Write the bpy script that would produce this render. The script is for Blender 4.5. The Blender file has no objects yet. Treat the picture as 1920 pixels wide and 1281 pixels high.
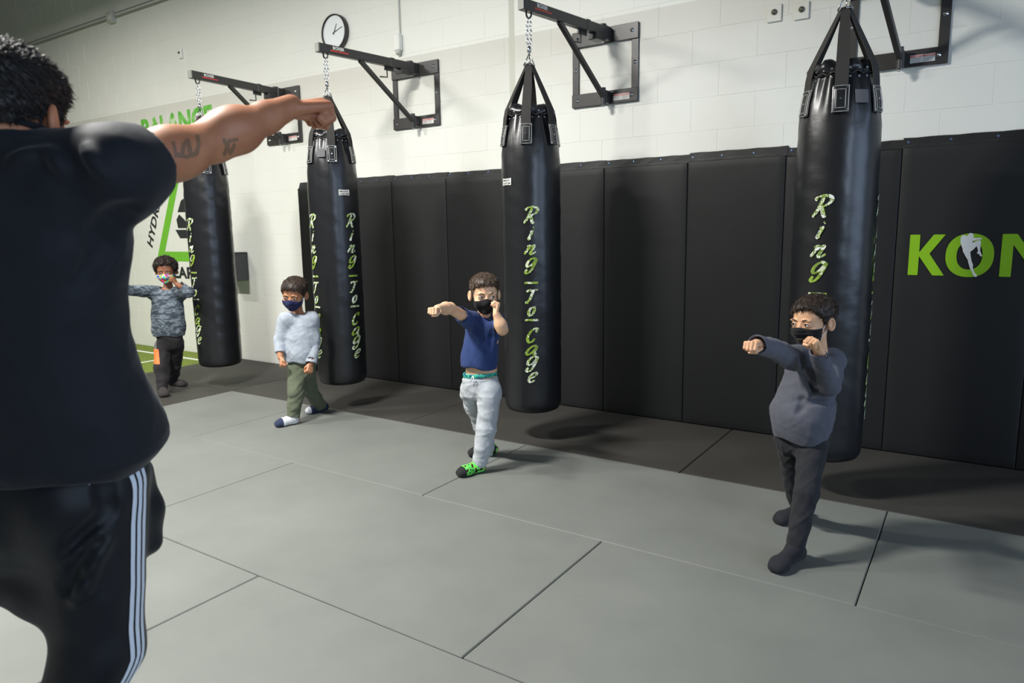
import bpy, math, random
import numpy as np
from mathutils import Vector, Matrix

random.seed(7)
rng = np.random.default_rng(11)
S = bpy.context.scene
C = S.collection
PI = math.pi

# ------------------------------------------------------------------ camera
cam_data = bpy.data.cameras.new('camera')
cam = bpy.data.objects.new('camera', cam_data); C.objects.link(cam)
cam_data.sensor_width = 36.0
cam_data.lens = 1318.87 / 1920 * 36.0
cam_data.clip_start = 0.05
yaw, pitch, roll = -0.588997, 0.158527, -0.0160571
fwd = Vector((math.sin(yaw)*math.cos(pitch), math.cos(yaw)*math.cos(pitch), -math.sin(pitch)))
r0 = Vector((math.cos(yaw), -math.sin(yaw), 0)); u0 = r0.cross(fwd)
rt = r0*math.cos(roll) + u0*math.sin(roll); up = -r0*math.sin(roll) + u0*math.cos(roll)
M = Matrix((rt, up, -fwd)).transposed().to_4x4()
M.translation = Vector((0, 0, 1.365))
cam.matrix_world = M
cam_data.dof.use_dof = True
cam_data.dof.focus_distance = 3.6
cam_data.dof.aperture_fstop = 4.0
S.camera = cam

# ------------------------------------------------------------------ light and exposure
S.view_settings.view_transform = 'Standard'
S.view_settings.look = 'None'
S.view_settings.gamma = 1
S.view_settings.use_curve_mapping = False
S.view_settings.exposure = 0.0
w = bpy.data.worlds.new('world'); S.world = w; w.use_nodes = True
w.node_tree.nodes['Background'].inputs[0].default_value = (0.75, 0.85, 1.0, 1)
w.node_tree.nodes['Background'].inputs[1].default_value = 0.15

def area(name, loc, size, size_y, power, color, rot=(0, 0, 0)):
    l = bpy.data.lights.new(name, 'AREA'); l.shape = 'RECTANGLE'
    l.size = size; l.size_y = size_y; l.energy = power; l.color = color
    o = bpy.data.objects.new(name, l); C.objects.link(o)
    o.location = loc; o.rotation_euler = rot
    return o
WARM = (1.0, 0.98, 0.935)
DAY = (0.62, 0.78, 1.0)
LAMPS = [(-6.4, 0.6, 235), (-3.4, 0.9, 375), (-8.4, 1.9, 75), (3.0, -1.6, 15)]
for (lx, ly, pw) in LAMPS:
    area('ceiling_lamp_light', (lx, ly, 4.08), 0.9, 0.16, pw, WARM)
area('window_daylight', (4.52, 2.1, 2.0), 2.6, 3.2, 48, DAY, (0, math.radians(90), 0))
area('window_daylight_rear', (4.52, -2.0, 2.55), 1.3, 1.6, 120, DAY, (0, math.radians(90), 0))

# ------------------------------------------------------------------ material helpers
def lin(c):
    return tuple(((v/255)/12.92 if v/255 <= 0.04045 else ((v/255+0.055)/1.055)**2.4) for v in c)
class NT:
    def __init__(s, name):
        s.m = bpy.data.materials.new(name); s.m.use_nodes = True
        s.t = s.m.node_tree; s.n = s.t.nodes; s.b = s.n['Principled BSDF']
        s.tc = s.n.new('ShaderNodeTexCoord')
    def link(s, a, b): s.t.links.new(a, b)
    def coord(s, scale=(1, 1, 1), rot=(0, 0, 0)):
        mp = s.n.new('ShaderNodeMapping'); mp.inputs['Scale'].default_value = scale; mp.inputs['Rotation'].default_value = rot
        s.link(s.tc.outputs['Object'], mp.inputs['Vector']); return mp.outputs[0]
    def noise(s, scale, detail=4, vec=None, rough=0.55):
        n = s.n.new('ShaderNodeTexNoise'); n.inputs['Scale'].default_value = scale; n.inputs['Detail'].default_value = detail
        n.inputs['Roughness'].default_value = rough
        s.link(vec or s.tc.outputs['Object'], n.inputs['Vector']); return n.outputs['Fac']
    def ramp(s, fac, stops, interp='LINEAR'):
        r = s.n.new('ShaderNodeValToRGB'); r.color_ramp.interpolation = interp
        e = r.color_ramp.elements
        while len(e) < len(stops): e.new(0.5)
        for i, (p, c) in enumerate(stops): e[i].position = p; e[i].color = tuple(c)[:3] + (1,)
        s.link(fac, r.inputs[0]); return r.outputs[0]
    def bump(s, hgt, strength, dist=0.002, prev=None):
        b = s.n.new('ShaderNodeBump'); b.inputs['Strength'].default_value = strength; b.inputs['Distance'].default_value = dist
        s.link(hgt, b.inputs['Height'])
        if prev: s.link(prev, b.inputs['Normal'])
        s.link(b.outputs[0], s.b.inputs['Normal']); return b.outputs[0]
def mat(name, col, rough=0.6, metal=0.0, var=0.0, vscale=6, bump=0.0, bscale=60, bdist=0.002, spec=0.5, sss=0.0, sheen=0.0, stretch=None, coat=0.0):
    s = NT(name); c = lin(col)
    s.b.inputs['Roughness'].default_value = rough; s.b.inputs['Metallic'].default_value = metal
    s.b.inputs['Specular IOR Level'].default_value = spec
    vec = s.coord(stretch) if stretch else None
    if var:
        lo = tuple(v*(1-var) for v in c); hi = tuple(min(1, v*(1+var)) for v in c)
        s.link(s.ramp(s.noise(vscale, 5, vec), [(0.3, lo), (0.7, hi)]), s.b.inputs['Base Color'])
    else: s.b.inputs['Base Color'].default_value = c + (1,)
    if bump: s.bump(s.noise(bscale, 4, vec), bump, bdist)
    if sss:
        s.b.inputs['Subsurface Weight'].default_value = sss; s.b.inputs['Subsurface Radius'].default_value = (0.6, 0.25, 0.12); s.b.inputs['Subsurface Scale'].default_value = 0.012
    if sheen: s.b.inputs['Sheen Weight'].default_value = sheen; s.b.inputs['Sheen Roughness'].default_value = 0.5
    if coat: s.b.inputs['Coat Weight'].default_value = coat; s.b.inputs['Coat Roughness'].default_value = 0.15
    return s.m
def emit(name, col, strength):
    s = NT(name); s.b.inputs['Emission Color'].default_value = lin(col) + (1,); s.b.inputs['Emission Strength'].default_value = strength
    s.b.inputs['Base Color'].default_value = lin(col) + (1,)
    return s.m

# ------------------------------------------------------------------ object helpers
def link(name, me, mats, parent=None, org=(0, 0, 0), kind=None, label=None, smooth=False):
    if not isinstance(mats, (list, tuple)): mats = [mats]
    for m in mats: me.materials.append(m)
    if smooth: me.polygons.foreach_set('use_smooth', [True]*len(me.polygons))
    o = bpy.data.objects.new(name, me); C.objects.link(o)
    if parent: o.parent = parent
    o.location = org
    if kind: o['kind'] = kind
    if label: o['label'] = label
    return o
def tag(o, label, cat, group=None):
    o['label'] = label; o['category'] = cat
    if group: o['group'] = group
    return o
def empty(name, loc, label, cat, group=None, rz=0):
    o = bpy.data.objects.new(name, None); C.objects.link(o); o.location = loc; o.rotation_euler = (0, 0, rz)
    o.empty_display_size = 0.1
    return tag(o, label, cat, group)
class MB:
    """collects verts and faces, builds one mesh"""
    def __init__(s): s.v = []; s.f = []; s.mi = []
    def add(s, vs, fs, mi=0):
        k = len(s.v); s.v += [tuple(v) for v in vs]; s.f += [tuple(i+k for i in f) for f in fs]; s.mi += [mi]*len(fs)
    def box(s, lo, hi, bev=0.0, mi=0, X=None):
        x0, y0, z0 = lo; x1, y1, z1 = hi
        if bev <= 0:
            vs = [(x, y, z) for x in (x0, x1) for y in (y0, y1) for z in (z0, z1)]
            fs = [(0, 1, 3, 2), (4, 6, 7, 5), (0, 4, 5, 1), (2, 3, 7, 6), (0, 2, 6, 4), (1, 5, 7, 3)]
        else:
            b = bev; vs = []; idx = {}
            for i, x in enumerate((x0, x1)):
                for j, y in enumerate((y0, y1)):
                    for k, z in enumerate((z0, z1)):
                        sx = b if i == 0 else -b; sy = b if j == 0 else -b; sz = b if k == 0 else -b
                        for a, p in enumerate(((x, y+sy, z+sz), (x+sx, y, z+sz), (x+sx, y+sy, z))):
                            idx[(i, j, k, a)] = len(vs); vs.append(p)
            fs = []
            for i in (0, 1):
                q = [idx[(i, 0, 0, 0)], idx[(i, 1, 0, 0)], idx[(i, 1, 1, 0)], idx[(i, 0, 1, 0)]]; fs.append(tuple(q if i else q[::-1]))
                q = [idx[(0, i, 0, 1)], idx[(0, i, 1, 1)], idx[(1, i, 1, 1)], idx[(1, i, 0, 1)]]; fs.append(tuple(q if i else q[::-1]))
                q = [idx[(0, 0, i, 2)], idx[(1, 0, i, 2)], idx[(1, 1, i, 2)], idx[(0, 1, i, 2)]]; fs.append(tuple(q if i else q[::-1]))
            for i in (0, 1):
                for j in (0, 1):
                    fs.append((idx[(i, j, 0, 0)], idx[(i, j, 1, 0)], idx[(i, j, 1, 1)], idx[(i, j, 0, 1)]))
                    fs.append((idx[(i, 0, j, 0)], idx[(i, 1, j, 0)], idx[(i, 1, j, 2)], idx[(i, 0, j, 2)]))
                    fs.append((idx[(0, i, j, 1)], idx[(1, i, j, 1)], idx[(1, i, j, 2)], idx[(0, i, j, 2)]))
                    for k in (0, 1): fs.append((idx[(i, j, k, 0)], idx[(i, j, k, 1)], idx[(i, j, k, 2)]))
        if X is not None: vs = [X @ Vector(v) for v in vs]
        s.add(vs, fs, mi)
    def tube(s, pts, r, n=8, mi=0, caps=True, closed=False):
        pts = [Vector(p) for p in pts]; N = len(pts)
        rs = r if isinstance(r, (list, tuple)) else [r]*N
        vs = []; ref = None
        for i, p in enumerate(pts):
            if closed: t = pts[(i+1) % N]-pts[i-1]
            else: t = pts[min(i+1, N-1)]-pts[max(i-1, 0)]
            t.normalize()
            if ref is None: ref = Vector((0, 0, 1)) if abs(t.z) < 0.9 else Vector((1, 0, 0))
            a = (ref - t*ref.dot(t)).normalized(); b = t.cross(a); ref = a
            for k in range(n):
                an = 2*PI*k/n; vs.append(p + (a*math.cos(an)+b*math.sin(an))*rs[i])
        fs = []
        for i in range(N if closed else N-1):
            j = (i+1) % N
            for k in range(n): fs.append((i*n+k, i*n+(k+1) % n, j*n+(k+1) % n, j*n+k))
        if caps and not closed:
            fs.append(tuple(range(n))[::-1]); fs.append(tuple((N-1)*n+k for k in range(n)))
        s.add(vs, fs, mi)
    def lathe(s, prof, n=24, c=(0, 0, 0), axis='z', mi=0):
        vs = []; fs = []
        for (r, z) in prof:
            for k in range(n):
                a = 2*PI*k/n
                if axis == 'z': vs.append((c[0]+r*math.cos(a), c[1]+r*math.sin(a), c[2]+z))
                else: vs.append((c[0]+r*math.cos(a), c[1]-z, c[2]+r*math.sin(a)))
        for i in range(len(prof)-1):
            for k in range(n): fs.append((i*n+k, i*n+(k+1) % n, (i+1)*n+(k+1) % n, (i+1)*n+k))
        s.add(vs, fs, mi)
    def poly(s, pts2, y, th=0.0015, mi=0):
        """flat outline in the XZ plane facing -Y"""
        n = len(pts2); vs = [(x, y, z) for x, z in pts2] + [(x, y-th, z) for x, z in pts2]
        fs = [tuple(range(n, 2*n))] + [(i, (i+1) % n, n+(i+1) % n, n+i) for i in range(n)]
        s.add(vs, fs, mi)
    def build(s, name, mats, parent=None, org=(0, 0, 0), smooth=False, **k):
        me = bpy.data.meshes.new(name); me.from_pydata(s.v, [], s.f)
        if any(s.mi): me.polygons.foreach_set('material_index', s.mi)
        me.update()
        return link(name, me, mats, parent, org, smooth=smooth, **k)
def rel(pts, o): return [(p[0]-o[0], p[1]-o[1], p[2]-o[2]) for p in pts]
def text_mesh(txt, size, bold=0.0, spacing=1.0, shear=0.0, extrude=0.001, align='LEFT'):
    cu = bpy.data.curves.new('lettering', 'FONT'); cu.body = txt; cu.size = size; cu.offset = bold
    cu.space_character = spacing; cu.shear = shear; cu.extrude = extrude; cu.align_x = align; cu.resolution_u = 3
    o = bpy.data.objects.new('tmp', cu); C.objects.link(o)
    dg = bpy.context.evaluated_depsgraph_get(); dg.update()
    me = bpy.data.meshes.new_from_object(o.evaluated_get(dg))
    bpy.data.objects.remove(o); bpy.data.curves.remove(cu)
    return me

# ------------------------------------------------------------------ implicit surfaces (smooth unions turned into meshes)
def V3(a): return np.array(a, np.float32)
def nrm(a): a = np.array(a, float); return a/np.linalg.norm(a)
class F:
    """a list of shapes blended one after another"""
    def __init__(s, k=0.01): s.ops = []; s.k = k; s.post = []
    def _add(s, op, fn, lo, hi, k): s.ops.append((op, fn, np.array(lo, float), np.array(hi, float), s.k if k is None else k)); return s
    def rc(s, a, b, ra, rb=None, k=None, op='add'):
        rb = ra if rb is None else rb; a = V3(a); b = V3(b); ab = b-a; L2 = float(ab@ab)+1e-12
        def fn(P):
            t = np.clip(((P-a)@ab)/L2, 0, 1)
            return np.linalg.norm(P-a-t[:, None]*ab, axis=1)-(ra+(rb-ra)*t)
        r = max(ra, rb); return s._add(op, fn, np.minimum(a, b)-r, np.maximum(a, b)+r, k)
    def chain(s, pts, rs, k=None, op='add'):
        for i in range(len(pts)-1): s.rc(pts[i], pts[i+1], rs[i], rs[i+1], k, op)
        return s
    def el(s, c, r, R=None, k=None, op='add'):
        c = V3(c); r = V3(r); R = np.eye(3, dtype=np.float32) if R is None else np.array(R, np.float32)  # rows = axes
        def fn(P):
            q = (P-c)@R.T; k0 = np.linalg.norm(q/r, axis=1); k1 = np.linalg.norm(q/(r*r), axis=1)+1e-9
            return k0*(k0-1)/k1
        m = float(max(r)); return s._add(op, fn, c-m, c+m, k)
    def cone(s, a, b, ra, rb, side=(0, 0, 1), asp=1.0, round_a=True, k=None, op='add'):
        """limb segment with a flat end at b; asp squashes it along the second axis"""
        a = V3(a); b = V3(b); ax = b-a; L = float(np.linalg.norm(ax)); ax = ax/L
        sd = V3(side); sd = sd-ax*float(sd@ax); sd /= np.linalg.norm(sd); tw = np.cross(ax, sd)
        def fn(P):
            q = P-a; t = q@ax; tc = np.clip(t/L, 0, 1); r = ra+(rb-ra)*tc
            u = q@sd; v = (q@tw)/asp; ex = np.minimum(t, 0) if round_a else 0
            return np.maximum(np.sqrt(u*u+v*v+ex*ex)-r, np.maximum(t-L, -10 if round_a else -t))
        r = max(ra, rb)*max(1, asp); return s._add(op, fn, np.minimum(a, b)-r, np.maximum(a, b)+r, k)
    def loft(s, a, b, side, st, e=2.3, k=None, op='add', wob=0.0, rnd=0.0):
        """st: (t, half width, half depth, shift sideways, shift forward); flat caps"""
        a = V3(a); b = V3(b); ax = b-a; L = float(np.linalg.norm(ax)); ax = ax/L
        sd = V3(side); sd = sd-ax*float(sd@ax); sd /= np.linalg.norm(sd); fw = np.cross(ax, sd)
        st = np.array(st, float)
        tt = np.unique(np.concatenate([np.linspace(st[0, 0], st[-1, 0], 30), st[:, 0]])); dd = np.gradient(st[:, 1:], st[:, 0], axis=0); rows_ = []
        for q in tt:                                        # smooth profile through the stations
            i = min(max(np.searchsorted(st[:, 0], q)-1, 0), len(st)-2); h_ = st[i+1, 0]-st[i, 0]; x = (q-st[i, 0])/h_
            rows_.append(np.concatenate([[q], (2*x**3-3*x*x+1)*st[i, 1:]+(x**3-2*x*x+x)*h_*dd[i]+(3*x*x-2*x**3)*st[i+1, 1:]+(x**3-x*x)*h_*dd[i+1]]))
        st = np.array(rows_)
        def fn(P):
            q = P-a; t = q@ax; tn = t/L
            w_ = np.interp(tn, st[:, 0], st[:, 1]); d_ = np.interp(tn, st[:, 0], st[:, 2])
            u = q@sd-np.interp(tn, st[:, 0], st[:, 3]); v = q@fw-np.interp(tn, st[:, 0], st[:, 4])
            g = (np.abs(u/w_)**e+np.abs(v/d_)**e)**(1/e)
            rad = (g-1)*np.minimum(w_, d_)*0.9
            t0 = st[0, 0]*L; t1 = st[-1, 0]*L
            if wob:
                an = np.arctan2(v/d_, u/w_); t = t+wob*(np.sin(3*an+1)+0.6*np.sin(5*an+4))
            cap = np.maximum(t0-t, t-t1)
            if rnd:
                x = np.maximum(rad+rnd, 0); y = np.maximum(cap+rnd, 0)
                return np.sqrt(x*x+y*y)-rnd+np.minimum(np.maximum(rad+rnd, cap+rnd), 0)
            return np.maximum(rad, cap)
        m = float(st[:, 1:3].max())+float(np.abs(st[:, 3:]).max())
        return s._add(op, fn, np.minimum(a, b)-m, np.maximum(a, b)+m, k)
    def half(s, c, n, k=0.0, wav=None):
        """keep only the side of the plane that n points away from"""
        c = V3(c); n = V3(nrm(n))
        def fn(P):
            d = (P-c)@n
            return d+wav(P) if wav else d
        s.ops.append(('and', fn, None, None, k)); return s
    def noise(s, fn): s.post.append(fn); return s
    def fold(s, p, q, r, op='add', k=0.02, n=5):
        """a raised or sunken crease laid along the surface between two points"""
        T = np.linspace(0, 1, n)[:, None]; Q = proj_surf(s, V3(p)*(1-T)+V3(q)*T, 0.0 if op == 'add' else r*0.25)
        rs = r*np.sin(np.pi*(0.12+0.76*T[:, 0])); s.chain(list(Q), list(rs), k=k, op=op); return s
    def bounds(s):
        lo = np.min([o[2] for o in s.ops if o[0] == 'add'], axis=0); hi = np.max([o[3] for o in s.ops if o[0] == 'add'], axis=0)
        return lo, hi
    def __call__(s, P, band=0.06):
        d = np.full(len(P), 1.0, np.float32)
        for op, fn, lo, hi, k in s.ops:
            if lo is None: idx = slice(None); Q = P
            else:
                m = np.all((P > lo-band) & (P < hi+band), axis=1)
                if not m.any(): continue
                idx = np.nonzero(m)[0]; Q = P[idx]
            x = fn(Q); y = d[idx]
            if op == 'add':
                if k > 0: hh = np.maximum(k-np.abs(x-y), 0)/k; r = np.minimum(x, y)-hh*hh*k*0.25
                else: r = np.minimum(x, y)
            else:
                if op == 'sub': x = -x
                if k > 0: hh = np.maximum(k-np.abs(x-y), 0)/k; r = np.maximum(x, y)+hh*hh*k*0.25
                else: r = np.maximum(x, y)
            d[idx] = r
        for fn in s.post: d = d+fn(P)
        return d.astype(np.float32)
def surf(sdf, h, lo=None, hi=None):
    """surface nets on a two-level grid"""
    if lo is None: lo, hi = sdf.bounds()
    lo = np.array(lo, float)-h*3-0.004; hi = np.array(hi, float)+h*3+0.004
    nc = np.ceil((hi-lo)/(4*h)).astype(int)
    ax = [lo[i]+np.arange(nc[i]+1)*4*h for i in range(3)]
    G = np.stack(np.meshgrid(*ax, indexing='ij'), -1).reshape(-1, 3).astype(np.float32)
    D = sdf(G).reshape(nc+1)
    near = np.abs(D) < 4*h*1.35
    act = np.zeros(nc, bool)
    for i in (0, 1):
        for j in (0, 1):
            for k in (0, 1): act |= near[i:i+nc[0], j:j+nc[1], k:k+nc[2]]
    n = nc*4+1
    V = np.repeat(np.repeat(np.repeat(np.where(D > 0, 1, -1).astype(np.float32)[:-1, :-1, :-1], 4, 0), 4, 1), 4, 2)
    V = np.pad(V, ((0, 1),)*3, constant_values=1.0)
    A = np.repeat(np.repeat(np.repeat(act, 4, 0), 4, 1), 4, 2); A = np.pad(A, ((0, 1),)*3)
    for x in range(3):
        B = np.roll(A, 1, axis=x); A = A | B
    I = np.argwhere(A)
    V[A] = sdf((lo+I*h).astype(np.float32))
    sg = V < 0
    # cells
    c = [n[0]-1, n[1]-1, n[2]-1]
    cnt = np.zeros(c, np.int8)
    for i in (0, 1):
        for j in (0, 1):
            for k in (0, 1): cnt += sg[i:i+c[0], j:j+c[1], k:k+c[2]]
    cells = np.argwhere((cnt > 0) & (cnt < 8))
    ids = np.full(c, -1, np.int64); ids[cells[:, 0], cells[:, 1], cells[:, 2]] = np.arange(len(cells))
    acc = np.zeros((len(cells), 3)); num = np.zeros(len(cells))
    cor = [(i, j, k) for i in (0, 1) for j in (0, 1) for k in (0, 1)]
    for a in range(8):
        for b in range(a+1, 8):
            da = np.array(cor[a]); db = np.array(cor[b])
            if np.abs(da-db).sum() != 1: continue
            ca = cells+da; cb = cells+db
            va = V[ca[:, 0], ca[:, 1], ca[:, 2]]; vb = V[cb[:, 0], cb[:, 1], cb[:, 2]]
            m = (va < 0) != (vb < 0)
            t = np.where(m, va/np.where(m, va-vb, 1), 0)
            acc[m] += (da+(db-da)*t[:, None])[m]; num[m] += 1
    verts = lo+(cells+acc/np.maximum(num, 1)[:, None])*h
    faces = []
    for x in range(3):
        y, z = (x+1) % 3, (x+2) % 3
        sl0 = [slice(1, -1)]*3; sl1 = [slice(1, -1)]*3
        sl0[x] = slice(0, n[x]-1); sl1[x] = slice(1, n[x])
        e = sg[tuple(sl0)] != sg[tuple(sl1)]
        E = np.argwhere(e); E[:, y] += 1; E[:, z] += 1
        s0 = sg[E[:, 0], E[:, 1], E[:, 2]]
        def cid(dy, dz):
            Q = E.copy(); Q[:, y] += dy; Q[:, z] += dz; return ids[Q[:, 0], Q[:, 1], Q[:, 2]]
        q = np.stack([cid(-1, -1), cid(0, -1), cid(0, 0), cid(-1, 0)], 1)
        q = np.where(s0[:, None], q, q[:, ::-1]); faces.append(q)
    return verts, np.concatenate(faces)
def mesh_from(name, parts, org, matfn=None):
    vs = []; fs = []; k = 0
    for v, f in parts:
        vs.append(v); fs.append(f+k); k += len(v)
    v = np.concatenate(vs); f = np.concatenate(fs)
    me = bpy.data.meshes.new(name)
    me.vertices.add(len(v)); me.vertices.foreach_set('co', (v-np.array(org)).astype(np.float32).ravel())
    me.loops.add(f.size); me.loops.foreach_set('vertex_index', f.ravel().astype(np.int32))
    me.polygons.add(len(f)); me.polygons.foreach_set('loop_start', np.arange(0, f.size, 4, dtype=np.int32))
    me.polygons.foreach_set('use_smooth', np.ones(len(f), bool))
    if matfn is not None: me.polygons.foreach_set('material_index', matfn(v[f].mean(axis=1)).astype(np.int32))
    me.update(calc_edges=True); me.validate()
    return me
def wrinkle(amp, freq, dirv=(0, 0, 1), squash=0.35, seed=0):
    """soft cloth folds: warped sines, elongated along dirv"""
    r = np.random.default_rng(seed); dv = nrm(dirv); K = []
    for i in range(5):
        k = nrm(r.normal(size=3)); k = k-dv*(k@dv)*(1-squash); K.append((V3(nrm(k)*freq*r.uniform(0.6, 1.7)), r.uniform(0, 6), V3(r.normal(size=3)*freq*0.5), r.uniform(0, 6)))
    def fn(P):
        s = 0
        for k, ph, k2, p2 in K: s = s+(1-2*np.abs(np.sin((P@k)*0.5+ph+1.3*np.sin(P@k2+p2))))*0.75+0.25*np.sin(P@k+ph)
        return (-amp/2.2)*s*0.6
    return fn
def proj_surf(sdf, pts, off):
    P = np.array(pts, np.float32)
    for _ in range(14):
        d = sdf(P, 0.3)-off; g = np.stack([sdf(P+V3(e)*1e-3, 0.3)-sdf(P-V3(e)*1e-3, 0.3) for e in np.eye(3)], 1)/2e-3
        P = P-(d/np.maximum((g*g).sum(1), 0.2))[:, None]*g*0.8
    return P

# ------------------------------------------------------------------ materials of the room
def wall_paint():
    s = NT('painted_block')
    geo = s.n.new('ShaderNodeNewGeometry'); sep = s.n.new('ShaderNodeSeparateXYZ'); s.link(geo.outputs['Position'], sep.inputs[0])
    lt = s.n.new('ShaderNodeMath'); lt.operation = 'GREATER_THAN'; lt.inputs[1].default_value = 2.806
    s.link(sep.outputs['Z'], lt.inputs[0])
    # older beige band under the fresh white, fading out lower on the wall
    mr = s.n.new('ShaderNodeMapRange'); mr.inputs[1].default_value = 2.2; mr.inputs[2].default_value = 2.75; s.link(sep.outputs['Z'], mr.inputs[0])
    low = s.ramp(mr.outputs[0], [(0, lin((229, 230, 223))), (1, lin((211, 210, 202)))])
    mx = s.n.new('ShaderNodeMix'); mx.data_type = 'RGBA'
    s.link(lt.outputs[0], mx.inputs[0]); s.link(low, mx.inputs[6]); mx.inputs[7].default_value = lin((230, 231, 224)) + (1,)
    n = s.noise(1.1, 5, geo.outputs['Position'])
    mm = s.n.new('ShaderNodeMix'); mm.data_type = 'RGBA'; mm.blend_type = 'MULTIPLY'; mm.inputs[0].default_value = 1
    s.link(mx.outputs[2], mm.inputs[6]); s.link(s.ramp(n, [(0.3, (0.95, 0.95, 0.94)), (0.7, (1, 1, 1))]), mm.inputs[7])
    s.link(mm.outputs[2], s.b.inputs['Base Color']); s.b.inputs['Roughness'].default_value = 0.55
    b = s.bump(s.noise(70, 5, geo.outputs['Position']), 0.25, 0.002)
    return s.m
M_wall = wall_paint()
M_joint = mat('joint_paint', (214, 215, 205), 0.7)
def mat_floor(name, a, b):
    s = NT(name); geo = s.n.new('ShaderNodeNewGeometry')
    n1 = s.noise(1.6, 6, geo.outputs['Position'], 0.6)
    col = s.ramp(n1, [(0.3, lin(a)), (0.72, lin(b))])
    # faint scuffs
    mp = s.n.new('ShaderNodeMapping'); mp.inputs['Scale'].default_value = (1.3, 9, 1); mp.inputs['Rotation'].default_value = (0, 0, 0.5); s.link(geo.outputs['Position'], mp.inputs[0])
    sc = s.ramp(s.noise(2.2, 8, mp.outputs[0], 0.7), [(0.62, (1, 1, 1)), (0.72, (0.93, 0.93, 0.93))])
    mm = s.n.new('ShaderNodeMix'); mm.data_type = 'RGBA'; mm.blend_type = 'MULTIPLY'; mm.inputs[0].default_value = 1
    s.link(col, mm.inputs[6]); s.link(sc, mm.inputs[7]); s.link(mm.outputs[2], s.b.inputs['Base Color'])
    s.b.inputs['Roughness'].default_value = 0.62; s.b.inputs['Specular IOR Level'].default_value = 0.35
    s.bump(s.noise(420, 3, geo.outputs['Position']), 0.35, 0.0012)
    return s.m
M_lmat = mat_floor('light_mat', (107, 110, 106), (119, 122, 117))
M_dmat = mat_floor('dark_mat', (56, 55, 52), (64, 62, 58))
M_turf = mat('green_turf', (112, 130, 46), 0.9, var=0.3, vscale=60, bump=0.8, bscale=500, bdist=0.004)
M_white = mat('white_paint', (225, 226, 220), 0.6)
M_pad = mat('pad_vinyl', (26, 27, 28), 0.55, spec=0.35, var=0.08, vscale=3, bump=0.12, bscale=9, bdist=0.01)
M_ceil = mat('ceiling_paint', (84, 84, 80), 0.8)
M_side = mat('side_wall_paint', (140, 140, 134), 0.7)
M_black = mat('black_powder_coat', (52, 51, 50), 0.38, bump=0.1, bscale=200)
M_steel = mat('zinc_steel', (205, 208, 212), 0.22, metal=1.0)
M_plast = mat('white_plastic', (226, 228, 222), 0.45)
M_leather = None
def leather():
    s = NT('black_vinyl_leather')
    s.b.inputs['Base Color'].default_value = lin((25, 26, 29)) + (1,)
    s.b.inputs['Roughness'].default_value = 0.33; s.b.inputs['Specular IOR Level'].default_value = 0.55
    v = s.coord((1, 1, 0.9)); n1 = s.bump(s.noise(6, 2, v), 0.22, 0.02)
    v2 = s.coord((1, 1, 1.8)); n2 = s.bump(s.noise(26, 3, v2), 0.09, 0.005, n1)
    s.bump(s.noise(600, 2), 0.12, 0.0006, n2)
    return s.m
M_leather = leather()
M_strap = mat('black_webbing', (46, 43, 41), 0.8, bump=0.3, bscale=300)
M_thread = mat('pale_thread', (190, 190, 186), 0.7)
M_green = mat('lime_vinyl', (131, 183, 10), 0.5)
M_mgreen = None
def mottled(name, stops, scale=18):
    s = NT(name); s.link(s.ramp(s.noise(scale, 3), stops, 'CONSTANT'), s.b.inputs['Base Color']); s.b.inputs['Roughness'].default_value = 0.55
    return s.m
M_letter = mottled('green_white_camouflage_print', [(0, lin((228, 232, 224))), (0.43, lin((104, 132, 44))), (0.50, lin((222, 228, 214))), (0.55, lin((134, 160, 62))), (0.68, lin((40, 46, 36)))], 26)
M_letter2 = mottled('lime_camouflage_print', [(0, lin((136, 166, 56))), (0.45, lin((114, 140, 46))), (0.56, lin((205, 214, 180)))], 22)
M_mural = mottled('worn_green_paint', [(0, lin((96, 178, 62))), (0.5, lin((118, 190, 84))), (0.6, lin((190, 216, 172)))], 7)
M_murg = mat('mural_green', (112, 184, 52), 0.6)
M_murk = mat('mural_black', (42, 46, 46), 0.6)
M_red = mat('red_print', (216, 62, 48), 0.5)
M_sticker = mat('white_sticker', (224, 224, 218), 0.5)
M_grey = mat('grey_print', (150, 150, 150), 0.6)
M_lamp = emit('lamp_panel', (255, 248, 232), 6)

# ------------------------------------------------------------------ room shell
def struct(name, lo, hi, m):
    b = MB(); b.box(lo, hi); return b.build(name, m, kind='structure')
XL, XR, YB, ZC = -17.0, 4.6, -7.0, 5.4
floor = struct('floor', (XL, YB, -0.12), (XR, 5.0, -0.03), mat('concrete', (110, 110, 105), 0.8, var=0.1))
wall = struct('wall_back', (XL, 4.7016, -0.12), (XR, 4.95, ZC), M_wall)
struct('wall_left', (XL-0.2, YB, -0.12), (XL, 4.95, ZC), M_side)
struct('wall_front', (XL, YB-0.2, -0.12), (XR, YB, ZC), M_side)
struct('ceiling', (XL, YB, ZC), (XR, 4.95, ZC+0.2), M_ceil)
b = MB()
b.box((XR, YB, -0.12), (XR+0.2, -3.0, ZC)); b.box((XR, -1.0, -0.12), (XR+0.2, 0.3, ZC)); b.box((XR, -3.0, 3.4), (XR+0.2, -1.0, ZC)); b.box((XR, -3.0, -0.12), (XR+0.2, -1.0, 1.7)); b.box((XR, 3.9, -0.12), (XR+0.2, 4.95, ZC)); b.box((XR, 0.3, 3.4), (XR+0.2, 3.9, ZC)); b.box((XR, 0.3, -0.12), (XR+0.2, 3.9, 0.7))
b.build('wall_right', M_side, kind='structure')
b = MB()
for y in (0.3, 1.48, 2.66, 3.84): b.box((XR-0.02, y, 0.7), (XR+0.06, y+0.06, 3.4))
for z in (0.7, 2.6, 3.34): b.box((XR-0.02, 0.3, z), (XR+0.06, 3.9, z+0.06))
win = b.build('window_1', M_white, kind='structure')
M_day = emit('daylight_glass', (190, 215, 255), 2.2)
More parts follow.
